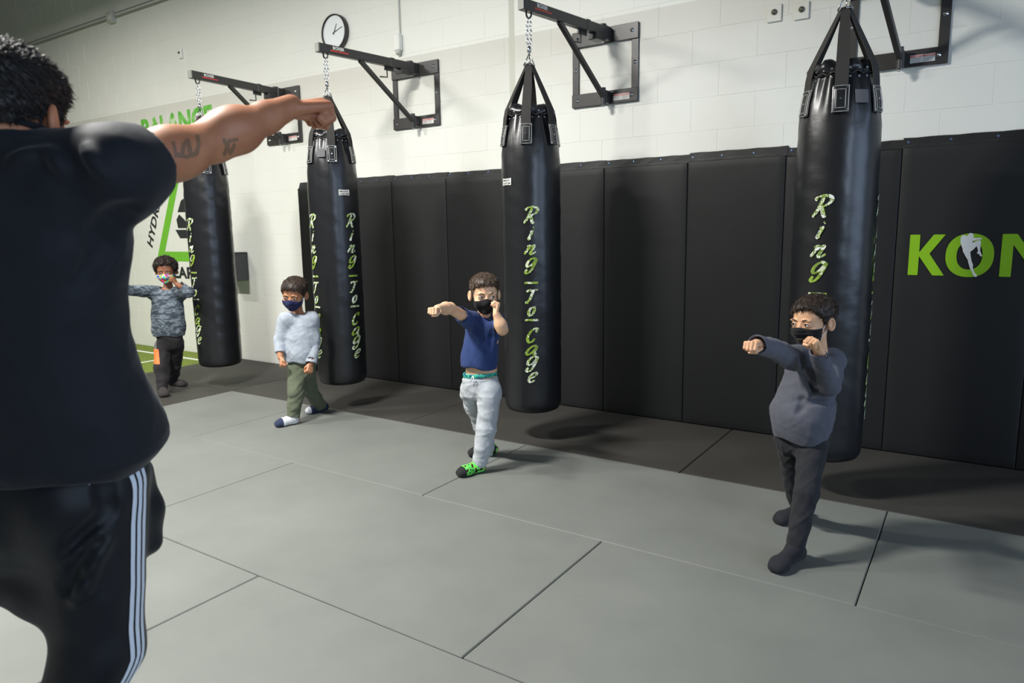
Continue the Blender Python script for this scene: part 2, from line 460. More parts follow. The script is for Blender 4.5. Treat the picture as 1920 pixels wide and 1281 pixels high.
b = MB(); b.box((XR+0.08, 0.3, 0.7), (XR+0.1, 3.9, 3.4)); b.build('pane', M_day, win)
b = MB()
for y in (-3.0, -2.03, -1.06): b.box((XR-0.02, y, 1.7), (XR+0.06, y+0.06, 3.4))
for z in (1.7, 3.34): b.box((XR-0.02, -3.0, z), (XR+0.06, -1.0, z+0.06))
win2 = b.build('window_2', M_white, kind='structure')
b = MB(); b.box((XR+0.08, -3.0, 1.7), (XR+0.1, -1.0, 3.4)); b.build('pane', M_day, win2)
LAMPLAB = ['white hanging lamp over the left side of the mats', 'white hanging lamp over the middle of the grey mats', 'white hanging lamp farthest left, above the green turf', 'white hanging lamp on the right, nearest the window']
for (lx, ly, pw) in LAMPS:
    r = empty('ceiling_lamp', (lx, ly, 4.1), LAMPLAB.pop(0), 'lamp', 'linear lamps under the ceiling')
    b = MB(); b.box((-0.62, -0.16, 0.02), (0.62, 0.16, 0.09), 0.01); b.build('housing', M_white, r)
    b = MB(); b.box((-0.6, -0.14, 0.0), (0.6, 0.14, 0.018)); b.build('diffuser', M_lamp, r)
    for wx in (-0.5, 0.5):
        b = MB(); b.tube([(wx, 0, 0.08), (wx, 0, 1.38)], 0.004, 6); b.build('suspension_wire', M_steel, r)

# painted concrete blocks
BH, BL, Z0, X0 = 0.2120, 0.4160, 1.983, -0.0186
blocks = []
for row in range(-10, 17):
    z = Z0+row*BH; z1 = z+BH
    if z1 < 0.02: continue
    xs = X0+(0 if row % 2 == 0 else BL*0.43)
    k = 4
    while True:
        xa = xs+(k-1)*BL; xb = xs+k*BL; k -= 1
        if xa < -14.6: break
        if xa > 1.0: continue
        if xb > -5.2 and z1 < 1.7: continue
        # only what the frame can show
        if z > 2.6+max(0, (0.2-xa))*0.22: continue
        blocks.append([xa, xb, max(z, 0.0), z1])
spl = []
for a, b_, c, d in blocks:                                  # control joint in the wall
    if a < -3.125 < b_ or a < -3.070 < b_:
        if -3.125-a > 0.02: spl.append([a, -3.125+0.002, c, d])
        if b_+3.070 > 0.02: spl.append([-3.070-0.002, b_, c, d])
    else: spl.append([a, b_, c, d])
blocks = spl
def ang(bk): return 1/((bk[0]+bk[1])**2/4+4.7**2+((bk[2]+bk[3])/2-1.365)**2)*(bk[1]-bk[0])
blocks.sort(key=ang, reverse=True)
cache = {}
def block_mesh(w_, h_):
    key = (round(w_, 3), round(h_, 3))
    if key not in cache:
        b = MB(); b.box((0.0006, 0, 0.0009), (w_-0.0006, 0.02, h_-0.0009), 0.0017)
        me = bpy.data.meshes.new('block'); me.from_pydata(b.v, [], b.f); me.materials.append(M_wall); cache[key] = me
    return cache[key]
rest = MB()
for i, (a, b_, c, d) in enumerate(blocks):
    dy = random.uniform(-0.0004, 0.0004)
    if i < 296:
        o = bpy.data.objects.new('block', block_mesh(b_-a, d-c)); C.objects.link(o); o.parent = wall
        o.location = (a, 4.7+dy, c)
    else: rest.box((a+0.0006, 4.7+dy, c+0.0009), (b_-0.0006, 4.72, d-0.0009), 0.0017)
rb = rest.build('block_rows', M_wall, wall); rb['kind'] = 'stuff'
b = MB(); b.box((-3.122, 4.7015, 1.7), (-3.073, 4.71, 4.4)); b.build('control_joint', mat('caulk', (196, 197, 184), 0.6), wall)

# floor mats: light grey field, a dark border run along the wall, green turf beyond
def fmat(x0, x1, y0, y1, m, name):
    b = MB(); g = 0.0022
    b.box((x0+g, y0+g, -0.035), (x1-g, y1-g, 0.0), 0.0038); return b.build(name, m, floor)
ys = [3.66-0.012*0, 2.65, 1.64, 0.63, -0.38, -1.39, -2.40]
ys = [YY0 for YY0 in (3.655, 2.645, 1.635, 0.625, -0.385, -1.395, -2.405)]
XE = -5.41
stag = [(-0.29, -2.345, -4.40), (-1.306, -3.36), (-0.29, -2.337, -4.39), (-1.30, -3.35), (-0.29, -2.34, -4.40), (-1.30, -3.35)]
for r in range(6):
    cuts = sorted([XE, 3.8]+list(stag[r])+[(-0.29 if r % 2 == 0 else -1.30)+2.05*q for q in (1, 2)])
    cuts = [c for c in cuts if c <= 3.8]
    for i in range(len(cuts)-1):
        if cuts[i+1]-cuts[i] > 0.05: fmat(cuts[i], cuts[i+1], ys[r+1], ys[r], M_lmat, 'light_mat')
dx = [-6.90, -5.43, -3.38, -1.33, 0.72, 2.77, 3.8]
for i in range(len(dx)-1): fmat(dx[i], dx[i+1], 3.655, 4.70, M_dmat, 'dark_mat')
for j in range(5):
    fmat(-6.90, XE, 3.655-1.2*(j+1), 3.655-1.2*j, M_dmat, 'dark_mat')
b = MB(); b.box((-9.6, -2.4, -0.035), (-6.905, 4.70, -0.004)); b.build('turf', M_turf, floor)
b = MB(); b.box((-9.6, 4.40, -0.004), (-6.93, 4.445, -0.0025)); b.box((-7.55, 3.2, -0.004), (-7.505, 4.40, -0.0025)); b.build('turf_line', M_white, floor)

# ------------------------------------------------------------------ wall pads
seams = [-5.577, -4.96, -4.347, -3.74, -3.125, -2.91, -2.293, -1.679, -1.054, -0.425, 0.236, 0.87]
PADLAB = ['black vinyl wall pad at the left end of the row, beside the bare wall',
 'black vinyl wall pad behind the second punching bag from the left', 'black vinyl wall pad just right of the second punching bag',
 'black vinyl wall pad behind the punching boy in the navy T-shirt', 'black vinyl wall pad left of the third punching bag, beside it',
 'narrow black filler wall pad hidden behind the third punching bag', 'black vinyl wall pad just right of the third punching bag',
 'black vinyl wall pad second right of the third punching bag', 'black vinyl wall pad left of the nearest punching bag and the boy in grey',
 'black vinyl wall pad behind the nearest, rightmost punching bag', 'black wall pad carrying the big green lettering',
 'black vinyl wall pad cut off at the right edge of the photo']
pads = []
for i in range(len(seams)-1):
    x0, x1 = seams[i], seams[i+1]
    dz = (0, 0.004, 0, -0.004, 0.003, 0, -0.002, 0.004, -0.006, 0.0, 0.004)[i]
    r = empty('wall_pad', ((x0+x1)/2, 4.70, 0.0), PADLAB[i] if i < 10 else PADLAB[10+(1 if i == 10 else 0)], 'wall pad', 'black pads along the wall')
    if i == 9: r['label'] = 'black wall pad carrying the big green letters K and O'
    if i == 8: r['label'] = PADLAB[9]
    if i == 7: r['label'] = PADLAB[8]
    hw = (x1-x0)/2
    # padded panel with softly rounded face
    b = MB(); N = 18; prof = []
    z0, z1 = 0.004, 1.785+dz; t = 0.052; rr = 0.007
    def face_y(u, v):   # u, v in 0..1 distance from border in metres
        e = min(u, v)
        return t-(rr-math.sqrt(max(0, rr*rr-(rr-e)**2)) if e < rr else 0) + 0.003*min(1, e/0.12)
    us = [0, 0.001, 0.003, 0.007, 0.05, 0.12]; xsn = [-hw+0.0012+u for u in us]+[0]+[hw-0.0012-u for u in us[::-1]]
    zsn = [z0+u for u in us]+[z0+(z1-z0)*q for q in (0.2, 0.35, 0.5, 0.65, 0.8)]+[z1-u for u in us[::-1]]
    vs = []
    for zz in zsn:
        for xx in xsn:
            wv = 0.0015*math.sin(zz*5+i*2)*math.sin(xx*9+i) if 0.1 < zz < 1.7 else 0
            vs.append((xx, -(face_y(hw-0.0012-abs(xx), min(zz-z0, z1-zz))+wv), zz))
    nx = len(xsn); nz = len(zsn)
    fs = [(a*nx+c, a*nx+c+1, (a+1)*nx+c+1, (a+1)*nx+c) for a in range(nz-1) for c in range(nx-1)]
    ring = [c for c in range(nx)]+[a*nx+nx-1 for a in range(1, nz)]+[(nz-1)*nx+c for c in range(nx-2, -1, -1)]+[a*nx for a in range(nz-2, 0, -1)]
    nb = len(vs); vs += [(vs[q][0], -0.0015, vs[q][2]) for q in ring]
    L = len(ring); fs += [(ring[(q+1) % L], ring[q], nb+q, nb+(q+1) % L) for q in range(L)]; fs.append(tuple(nb+q for q in range(L))[::-1])
    b.add(vs, fs); b.build('pad_panel', M_pad, r, smooth=True)
    b = MB(); K = 10; vs = []
    for q in range(K+1):
        xx = -hw+2*hw*q/K; wv = 0.0016*math.sin(q*2.1+i*1.7)
        for (yy, zz) in ((-0.001, 1.778), (-0.034, 1.782), (-0.030+wv, 1.80+dz), (-0.016, 1.838+dz*1.5+wv), (-0.006, 1.842+dz*1.5+wv), (-0.001, 1.840+dz*1.5)): vs.append((xx, yy, zz))
    fs = [(q*6+c, (q+1)*6+c, (q+1)*6+c+1, q*6+c+1) for q in range(K) for c in range(5)]; fs += [(0, 1, 2, 3, 4, 5), tuple(K*6+c for c in range(5, -1, -1))]
    b.add(vs, fs); b.build('top_flange', M_pad, r, smooth=False)
    for q in ((-0.7, 0.7) if hw < 0.2 else (-0.92, -0.3, 0.35)):
        b = MB(); b.lathe([(0, 0.006), (0.006, 0.005), (0.008, 0.0), (0.008, -0.004)], 10, (q*hw, -0.022, 1.815), 'y'); b.build('screw', mat('blue_steel', (96, 118, 160), 0.35, metal=0.7) if 'blue_steel' not in bpy.data.materials else bpy.data.materials['blue_steel'], r)
    pads.append(r)

# green lettering on the pads (K O N), white fighter figure over the O
def rounded(pts, r=0.008, n=4):
    out = []; L = len(pts)
    for i in range(L):
        p = np.array(pts[i]); a = np.array(pts[i-1]); c = np.array(pts[(i+1) % L])
        da = (a-p)/np.linalg.norm(a-p); dc = (c-p)/np.linalg.norm(c-p)
        p0 = p+da*r; p1 = p+dc*r
        for k in range(n+1):
            t = k/n; out.append(tuple((1-t)**2*p0+2*t*(1-t)*p+t*t*p1))
    return out
YP = 4.6420; zt, zb = 1.297, 1.068
kp = pads[9]; ko = tuple(kp.location)
def plate(name, pts, y, m, par, th=0.0008):
    b = MB(); o = tuple(par.location); b.poly([(x-o[0], z-o[2]) for x, z in pts], y-o[1], th)
    return b.build(name, m, par)
plate('letter', rounded([(-0.354, zb), (-0.354, zt), (-0.304, zt), (-0.304, 1.197), (-0.238, zt), (-0.181, zt), (-0.253, 1.190), (-0.175, zb), (-0.232, zb), (-0.304, 1.177), (-0.304, zb)][::-1], 0.005), YP, M_green, kp)
b = MB(); n = 40; vs = []
cx, cz = -0.0625, 1.182
for k in range(n):
    a = 2*PI*k/n; ca, sa = math.cos(a), math.sin(a)
    f = lambda v, e: math.copysign(abs(v)**e, v)
    for (rx, rz) in ((0.1125, 0.1195), (0.060, 0.078)):
        for th in (0, -0.0008): vs.append((cx+rx*f(ca, 0.9)-ko[0], YP+th-ko[1], cz+rz*f(sa, 0.9)-ko[2]))
fs = []
for k in range(n):
    j = (k+1) % n
    fs += [(k*4+1, k*4+3, j*4+3, j*4+1), (k*4, k*4+1, j*4+1, j*4), (k*4+3, k*4+2, j*4+2, j*4+3)]
b.add(vs, fs); b.build('letter', M_green, kp)
plate('letter', rounded([(0.080, zb), (0.080, zt), (0.146, zt), (0.236-0.004, 1.160), (0.236-0.004, 1.088), (0.132, 1.240), (0.132, zb)][::-1], 0.005), YP, M_green, kp)
p2 = pads[10]
plate('letter', [(0.240, 1.148), (0.256, 1.124), (0.256, zt), (0.308, zt), (0.308, zb), (0.252, zb), (0.240, 1.078)], YP, M_green, p2)
# fighter: outline measured as fractions of the O
fig = [(1165, 280), (1190, 288), (1203, 318), (1196, 345), (1240, 350), (1290, 345), (1318, 352), (1312, 368), (1260, 372), (1190, 390), (1186, 400), (1200, 410), (1235, 392), (1275, 378), (1300, 388), (1305, 420), (1298, 470), (1296, 520), (1310, 560), (1326, 592), (1318, 604), (1300, 598), (1282, 572), (1255, 560), (1254, 548), (1266, 532), (1262, 500), (1246, 460), (1205, 505), (1160, 540), (1168, 600), (1180, 660), (1204, 720), (1202, 760), (1216, 810), (1250, 850), (1266, 875), (1245, 886), (1222, 880), (1196, 830), (1160, 760), (1140, 700), (1128, 650), (1095, 600), (1075, 560), (1060, 540), (1050, 490), (1030, 440), (1020, 400), (1024, 340), (1040, 315), (1065, 308), (1100, 318), (1120, 318), (1130, 292), (1148, 282)]
fp = [(-0.112+(x-1020)*0.000334+(y-280)*0.00002, 1.304+(280-y)*0.000396) for x, y in fig]
plate('fighter_silhouette', fp[::-1], YP-0.0009, mat('white_vinyl', (220, 222, 220), 0.5), kp)

# ------------------------------------------------------------------ mural on the block wall
def mural(name, pts, m): 
    b = MB(); b.poly(pts, 4.6992, 0.0006); return b.build(name, m, wall)
def mtext(name, txt, size, p, angle, m, bold, spacing=1.0, shear=0, sx=1.0, sz=1.0):
    me = text_mesh(txt, size, bold, spacing, shear, 0.0004)
    ca, sa = math.cos(angle), math.sin(angle)
    for v in me.vertices:
        x, z = v.co.x*sx, v.co.y*sz; y = v.co.z
        v.co = (p[0]+x*ca-z*sa, 4.6988-y, p[1]+x*sa+z*ca)
    return link(name, me, m, wall)
mural('mural_triangle_side', [(-8.235, 1.055), (-8.10, 1.055), (-7.511, 2.20), (-7.511, 2.45)][::-1], M_murg)
mural('mural_triangle_base', [(-8.098, 1.055), (-6.924, 1.055), (-6.984, 1.168), (-8.038, 1.168)], M_murg)
mural('mural_triangle_side', [(-6.787, 1.055), (-7.509, 2.45), (-7.509, 2.20), (-6.922, 1.055)], M_murg)
mtext('mural_lettering', 'BALANCE', 0.30, (-8.30, 2.47), 0.02, M_mural, 0.012, 1.0, 0, 1.06, 1.02)
mtext('mural_lettering', 'HYDRATE', 0.165, (-8.315, 1.20), math.radians(63.5), M_murk, 0.006, 1.08, 0.12, 1.08, 0.98)
mtext('mural_lettering', 'LEARN', 0.185, (-8.03, 0.865), 0.0, M_murk, 0.008, 1.05, 0, 1.22, 0.95)
mural('mural_emblem', [(-7.749, 1.533), (-7.686, 1.592), (-7.590, 1.530), (-7.535, 1.481), (-7.573, 1.434), (-7.732, 1.436)], M_murk)
mural('mural_emblem', [(-7.631, 1.739), (-7.586, 1.761), (-7.370, 1.754), (-7.392, 1.608), (-7.714, 1.616)], M_murk)
mural('mural_emblem', [(-7.789, 1.418), (-7.441, 1.414), (-7.456, 1.319), (-7.707, 1.320)], M_murk)

# ------------------------------------------------------------------ small things on the wall
# clock
ck = empty('wall_clock', (-4.975, 4.699, 3.125), 'round black-rimmed wall clock with white face above the second bag arm', 'clock')
R = 0.155
b = MB(); b.lathe([(R-0.012, 0.0), (R, 0.0), (R+0.001, 0.03), (R-0.002, 0.045), (R-0.01, 0.047), (R-0.012, 0.035)], 48, (0, 0, 0), 'y'); b.build('rim', M_black, ck, smooth=True)
b = MB(); b.lathe([(0, 0.031), (R-0.012, 0.031), (R-0.012, 0.001), (0, 0.001)], 48, (0, 0, 0), 'y'); b.build('dial', mat('clock_face', (226, 231, 232), 0.4), ck)
def hand_(nm, angd, L, w_):
    a = math.radians(angd); d = (math.sin(a), math.cos(a)); n_ = (d[1], -d[0]); b = MB()
    pts = [(-d[0]*0.02-n_[0]*w_, -d[1]*0.02-n_[1]*w_), (-d[0]*0.02+n_[0]*w_, -d[1]*0.02+n_[1]*w_), (d[0]*L+n_[0]*w_*0.5, d[1]*L+n_[1]*w_*0.5), (d[0]*L-n_[0]*w_*0.5, d[1]*L-n_[1]*w_*0.5)]
    b.poly(pts[::-1], -0.0335, 0.0015); b.build(nm, mat('hand_grey', (70, 74, 76), 0.5) if 'hand_grey' not in bpy.data.materials else bpy.data.materials['hand_grey'], ck)
hand_('hour_hand', 27, 0.078, 0.005); hand_('minute_hand', 72, 0.108, 0.004)
# sensor with cord
sn = empty('wall_sensor', (-4.225, 4.699, 2.86), 'small white wall sensor under a vertical cord, right of the clock', 'sensor')
b = MB(); b.box((-0.032, -0.05, 0.0), (0.032, 0.0, 0.135), 0.008); b.build('housing', M_plast, sn)
b = MB(); b.lathe([(0.0, -0.03), (0.018, -0.03), (0.024, -0.012), (0.026, 0.004)], 16, (0, -0.027, 0)); b.build('cap', mat('pale_grey_plastic', (196, 198, 190), 0.4), sn, smooth=True)
b = MB(); b.tube([(0.012, -0.012, 0.13), (0.012, -0.012, 2.0)], 0.006, 8); b.build('cord', mat('cord_grey', (180, 184, 178), 0.5), sn)
# conduit along the wall, far left, with junction box
cd = empty('conduit', (-8.66, 4.70, 3.87), 'thin grey conduit pipe running along the upper left wall', 'pipe')
b = MB(); b.tube([(-5.4, -0.02, 0), (2.6, -0.02, 0)], 0.009, 8); b.tube([(-5.4, -0.012, 0.045), (2.6, -0.012, 0.045)], 0.004, 6); b.build('pipe', mat('conduit_grey', (150, 152, 142), 0.5), cd)
b = MB(); b.box((-0.055, -0.06, -0.06), (0.055, 0.0, 0.06), 0.006); b.build('junction_box', mat('box_grey', (186, 188, 178), 0.5), cd)
b = MB(); b.lathe([(0, 0.075), (0.035, 0.07), (0.04, 0.06)], 16, (0, 0, 0), 'y'); b.build('cover', mat('box_grey2', (196, 198, 188), 0.5), cd)
# little plates
for q, (x, z, lab) in enumerate([(-1.17, 2.640, 'small painted wall plate with a bolt, left one of the pair near the top'), (-1.012, 2.628, 'small painted wall plate with a bolt, right one of the pair near the top')]):
    pl = empty('wall_plate', (x, 4.699, z), lab, 'wall plate', 'bolted plates on the block wall')
    b = MB(); b.box((-0.043, -0.012, -0.05), (0.043, 0, 0.05), 0.004); b.build('plate', M_wall, pl)
    b = MB(); b.lathe([(0, 0.030), (0.008, 0.029), (0.010, 0.020), (0.017, 0.018), (0.018, 0.011)], 12, (0, 0, 0.006), 'y'); b.build('bolt', mat('old_bolt', (120, 118, 104), 0.4, metal=0.6), pl, smooth=True)
sc = empty('wall_fitting', ((-7.377, 3.292)[0], 4.699, (-7.377, 3.292)[1]), 'tiny white wall fitting with a dark hole, left of the leftmost bag arm', 'wall fitting')
b = MB(); b.box((-0.03, -0.02, -0.05), (0.03, 0, 0.05), 0.004); b.build('base', M_plast, sc)
b = MB(); b.lathe([(0, 0.026), (0.012, 0.026), (0.014, 0.02)], 10, (-0.01, 0, 0.01), 'y'); b.build('socket', M_murk, sc)
# dark box on the white wall between the two left bags
bx = empty('wall_box', (-6.62, 4.699, 0.87), 'dark grey box mounted on the white wall between the two left bags', 'box')
b = MB(); b.box((-0.125, -0.19, 0.0), (0.125, 0.0, 0.29), 0.008); b.build('housing', mat('dark_grey_box', (84, 85, 87), 0.5), bx)
b = MB(); b.box((-0.128, -0.195, 0.286), (0.128, 0.0, 0.30), 0.004); b.build('lid', mat('dark_grey_lid', (70, 71, 73), 0.45), bx)

# ------------------------------------------------------------------ bag brackets and punching bags
PX = [(-5.765, -5.67, 3.74), (-4.065, -4.136, 3.783), (-2.313, -2.40, 3.833), (-0.495, -0.62, 3.78)]   # bracket centre x, bag x, bag y
BRL = ['black steel wall bracket holding the leftmost punching bag, behind the outstretched bare arm',
       'black steel wall bracket beside the clock holding the second punching bag from the left',
       'black steel wall bracket holding the third punching bag, fully in view',
       'black steel wall bracket at the top right holding the nearest punching bag']
def bracket(i):
    cx, tx, ty = PX[i]; r = empty('bag_bracket', (cx, 4.70, 2.225), BRL[i], 'bracket', 'wall brackets for the punching bags')
    hw = 0.256; H = 0.515
    for nm, lo, hi in (('cross_plate', (-hw, -0.022, H-0.105), (hw, -0.012, H)), ('cross_plate', (-hw, -0.022, 0), (hw, -0.012, 0.09))):
        b = MB(); b.box(lo, hi, 0.002); b.build(nm, M_black, r)
    for s_ in (-1, 1):
        b = MB(); x0, x1 = sorted((s_*hw, s_*(hw-0.052))); b.box((x0, -0.012, 0.0), (x1, 0.0, H), 0.002); b.build('upright_plate', M_black, r)
    for (x, z, y) in ((-0.21, H-0.05, -0.022), (0.21, H-0.05, -0.022), (-0.23, H*0.5, -0.012), (0.23, H*0.5, -0.012), (-0.21, 0.045, -0.022), (0.21, 0.045, -0.022)):
        b = MB(); b.lathe([(0, 0.012), (0.006, 0.011), (0.008, 0.004), (0.013, 0.003), (0.014, 0.0), (0.014, -0.001)], 12, (x, y, z), 'y'); b.build('bolt', M_steel, r, smooth=True)
    # pivots
    hx, hy = 0.03, -0.06
    b = MB(); b.box((hx-0.03, -0.10, H-0.10), (hx+0.03, -0.02, H-0.01), 0.004); b.lathe([(0.0, -0.05), (0.026, -0.05), (0.026, 0.05), (0, 0.05)], 16, (hx, hy-0.045, H-0.052)); b.build('upper_pivot', M_black, r)
    b = MB(); b.box((hx-0.02, -0.08, 0.0), (hx+0.02, -0.02, 0.085), 0.004); b.lathe([(0.0, -0.055), (0.017, -0.055), (0.017, 0.06), (0, 0.06)], 16, (hx, hy-0.03, 0.04)); b.build('lower_pivot', M_black, r)
    for q in ((hx, hy-0.03, -0.018), (hx, hy-0.045, H-0.105)):
        b = MB(); b.lathe([(0, -0.012), (0.008, -0.012), (0.009, 0.0), (0, 0.0)], 10, q); b.build('pivot_nut', M_steel, r, smooth=True)
    # arm: from pivot to a little past the hook point
    A = Vector((hx, hy-0.045, H-0.045)); T = Vector((tx-cx, ty-4.70, H-0.005)); d = (T-A); d.z = 0.02*0; L = d.length; d.normalize()
    side = Vector((-d.y, d.x, 0))
    X = Matrix((d, side, Vector((0, 0, 1)))).transposed().to_4x4(); X.translation = Vector((A.x, A.y, A.z))
    b = MB(); b.box((-0.02, -0.024, -0.034), (L+0.07, 0.024, 0.030), 0.004, X=X); arm = b.build('arm', M_black, r)
    b = MB(); b.box((L*0.22, -0.027, -0.037), (L*0.27, 0.027, 0.034), 0.003, X=X); b.build('clamp_collar', M_black, arm)
    b = MB(); b.box((0.01+L*0.0, -0.035, -0.075), (0.12, 0.035, -0.034), 0.004, X=X)
    b.box((0.16, -0.03, -0.060), (0.25, -0.012, -0.030), 0.003, X=X); b.build('lock_block', M_black, arm)
    pts = [X @ Vector(p) for p in ((0.235, -0.01, -0.03), (0.235, -0.01, -0.115), (0.30, -0.02, -0.118))]
    b = MB(); b.tube(pts, 0.006, 8); b.build('lock_pin', M_black, arm)
    b = MB(); b.box((L+0.071, -0.023, -0.033), (L+0.074, 0.023, 0.029), 0.001, X=X); b.build('end_cap', mat('grey_cap', (128, 130, 124), 0.5) if 'grey_cap' not in bpy.data.materials else bpy.data.materials['grey_cap'], arm)
    # print on the arm
    sgn = -1 if True else 1
    me = text_mesh('BOXER', 0.030, 0.001, 1.0, 0, 0.0003)
    b = MB()
    for v in me.vertices:
        v.co = X @ Vector((L-0.05-v.co.x*1.05, 0.0243+v.co.z, v.co.y+0.001))
    link('arm_lettering', me, M_sticker, arm)
    b.box((L-0.19, 0.0242, -0.014), (L-0.03, 0.0247, -0.006), X=X); b.build('red_stripe', M_red, arm)
    # brace
    Lp = Vector((hx, hy-0.03, 0.04)); Bp = A+d*(L*0.62)+Vector((0, 0, -0.03)); bd = (Bp-Lp); bl = bd.length; bd.normalize(); s2 = side; u2 = bd.cross(s2).normalized()
    X2 = Matrix((bd, s2, u2)).transposed().to_4x4(); X2.translation = Lp
    b = MB(); b.box((0.0, -0.015, -0.016), (bl, 0.015, 0.016), 0.003, X=X2); b.build('brace', M_black, r)
    # warning sticker
    b = MB(); b.box((0.075, -0.0228, 0.018), (0.195, -0.0222, 0.060)); st = b.build('warning_sticker', M_sticker, r)
    b = MB(); b.box((0.077, -0.0234, 0.047), (0.131, -0.0229, 0.058)); b.box((0.135, -0.0234, 0.047), (0.193, -0.0229, 0.058)); b.build('red_band', M_red, st)
    for k, (tx_, xx) in enumerate((('WARNING', 0.082), ('WARNING', 0.141))):
        me = text_mesh(tx_, 0.011, 0.0002, 1.0, 0, 0.0001)
        for v in me.vertices: v.co = (xx+v.co.x*0.92, -0.0237-v.co.z, 0.0487+v.co.y)
        link('sticker_lettering', me, M_sticker, st)
    b = MB()
    for q in range(4):
        for x0 in (0.080, 0.138): b.box((x0, -0.0234, 0.041-q*0.006), (x0+0.048-0.006*(q % 2), -0.0230, 0.043-q*0.006))
    b.build('sticker_lines', M_grey, st)
    return r

# brush script letters, pen strokes in a unit box (x right, y up)
LET = {
 'R': [[(0.10, 0.78), (0.18, 0.92), (0.45, 1.0), (0.78, 0.97), (0.93, 0.82), (0.82, 0.62), (0.55, 0.50), (0.42, 0.50)], [(0.52, 0.92), (0.42, 0.60), (0.30, 0.28), (0.12, 0.02)], [(0.50, 0.48), (0.62, 0.25), (0.72, 0.06), (0.86, 0.06)]],
 'i': [[(0.42, 0.62), (0.62, 0.66), (0.46, 0.30), (0.38, 0.06), (0.58, 0.10)], [(0.66, 0.92), (0.74, 0.98)]],
 'n': [[(0.12, 0.82), (0.32, 0.92), (0.24, 0.55), (0.06, 0.08)], [(0.20, 0.45), (0.42, 0.80), (0.66, 0.92), (0.62, 0.60), (0.52, 0.20), (0.66, 0.08), (0.92, 0.30)]],
 'g': [[(0.86, 0.92), (0.55, 1.0), (0.22, 0.80), (0.12, 0.55), (0.28, 0.45), (0.60, 0.62), (0.86, 0.95)], [(0.90, 0.98), (0.76, 0.60), (0.55, 0.22), (0.28, 0.02), (0.10, 0.10), (0.22, 0.28)]],
 'T': [[(0.05, 0.80), (0.15, 0.96), (0.50, 0.94), (0.95, 1.0)], [(0.58, 0.94), (0.50, 0.60), (0.36, 0.20), (0.14, 0.04), (0.34, 0.02)]],
 'o': [[(0.62, 0.95), (0.32, 0.80), (0.16, 0.40), (0.34, 0.06), (0.66, 0.20), (0.80, 0.60), (0.70, 0.92), (0.50, 0.88)]],
 'C': [[(0.84, 0.74), (0.92, 0.96), (0.62, 0.98), (0.28, 0.72), (0.12, 0.34), (0.28, 0.06), (0.56, 0.08), (0.82, 0.30)]],
 'a': [[(0.84, 0.86), (0.52, 0.96), (0.20, 0.62), (0.10, 0.22), (0.30, 0.08), (0.62, 0.42), (0.88, 0.92)], [(0.88, 0.92), (0.72, 0.40), (0.74, 0.10), (0.94, 0.20)]],
 'e': [[(0.24, 0.40), (0.58, 0.52), (0.86, 0.76), (0.78, 0.97), (0.50, 0.90), (0.24, 0.55), (0.22, 0.20), (0.46, 0.04), (0.80, 0.24)]],
}
def spline(pts, n=7):
    P = [np.array(p) for p in pts]; P = [2*P[0]-P[1]]+P+[2*P[-1]-P[-2]]; out = []
    for i in range(1, len(P)-2):
        for k in range(n):
            t = k/n; a, b_, c, d = P[i-1], P[i], P[i+1], P[i+2]
            out.append(0.5*((2*b_)+(-a+c)*t+(2*a-5*b_+4*c-d)*t*t+(-a+3*b_-3*c+d)*t**3))
    out.append(P[-2]); return out
COL = [('R', 1.396, 1.496, 0.088), ('i', 1.298, 1.375, 0.058), ('n', 1.207, 1.268, 0.078), ('g', 1.093, 1.187, 0.072), ('_', 1.030, 1.042, 0.085),
       ('T', 0.912, 0.994, 0.072), ('o', 0.830, 0.889, 0.052), ('_', 0.799, 0.811, 0.085), ('C', 0.661, 0.752, 0.066), ('a', 0.583, 0.645, 0.076), ('g', 0.477, 0.576, 0.076), ('e', 0.409, 0.474, 0.062)]
BR = 0.185
def bag_profile():
    return [(0.0, 0.195), (0.10, 0.194), (0.145, 0.197), (0.168, 0.207), (0.180, 0.228), (BR, 0.262), (BR+0.001, 0.5), (BR+0.002, 0.9), (BR+0.001, 1.4), (BR, 1.70), (BR-0.004, 1.82), (0.172, 1.92), (0.158, 1.99), (0.145, 2.035), (0.139, 2.055)]
def bag_r(z):
    p = bag_profile(); zs = [q[1] for q in p[3:]]; rs = [q[0] for q in p[3:]]
    return float(np.interp(z, zs, rs))
BGL = ['black leather punching bag farthest left, partly behind the outstretched arm', 'tall black punching bag second from the left with two lettered columns in view',
       'tall black punching bag in the middle beside the boy in the navy T-shirt', 'large black punching bag nearest the camera, behind the boy in dark grey']
COLS = [[-57, 150], [38, -60, 170], [-1, 121, -121], [-17, 85, 190]]
STR0 = [5, 2, -8, 0]
BADGE = [None, 25, -52, None]
def wrap(z, az, bx_cam, dr):      # az degrees, positive towards the right as seen from the front
    a = bx_cam+math.radians(az); rr = bag_r(z)+dr
    return (rr*math.cos(a), rr*math.sin(a), z)
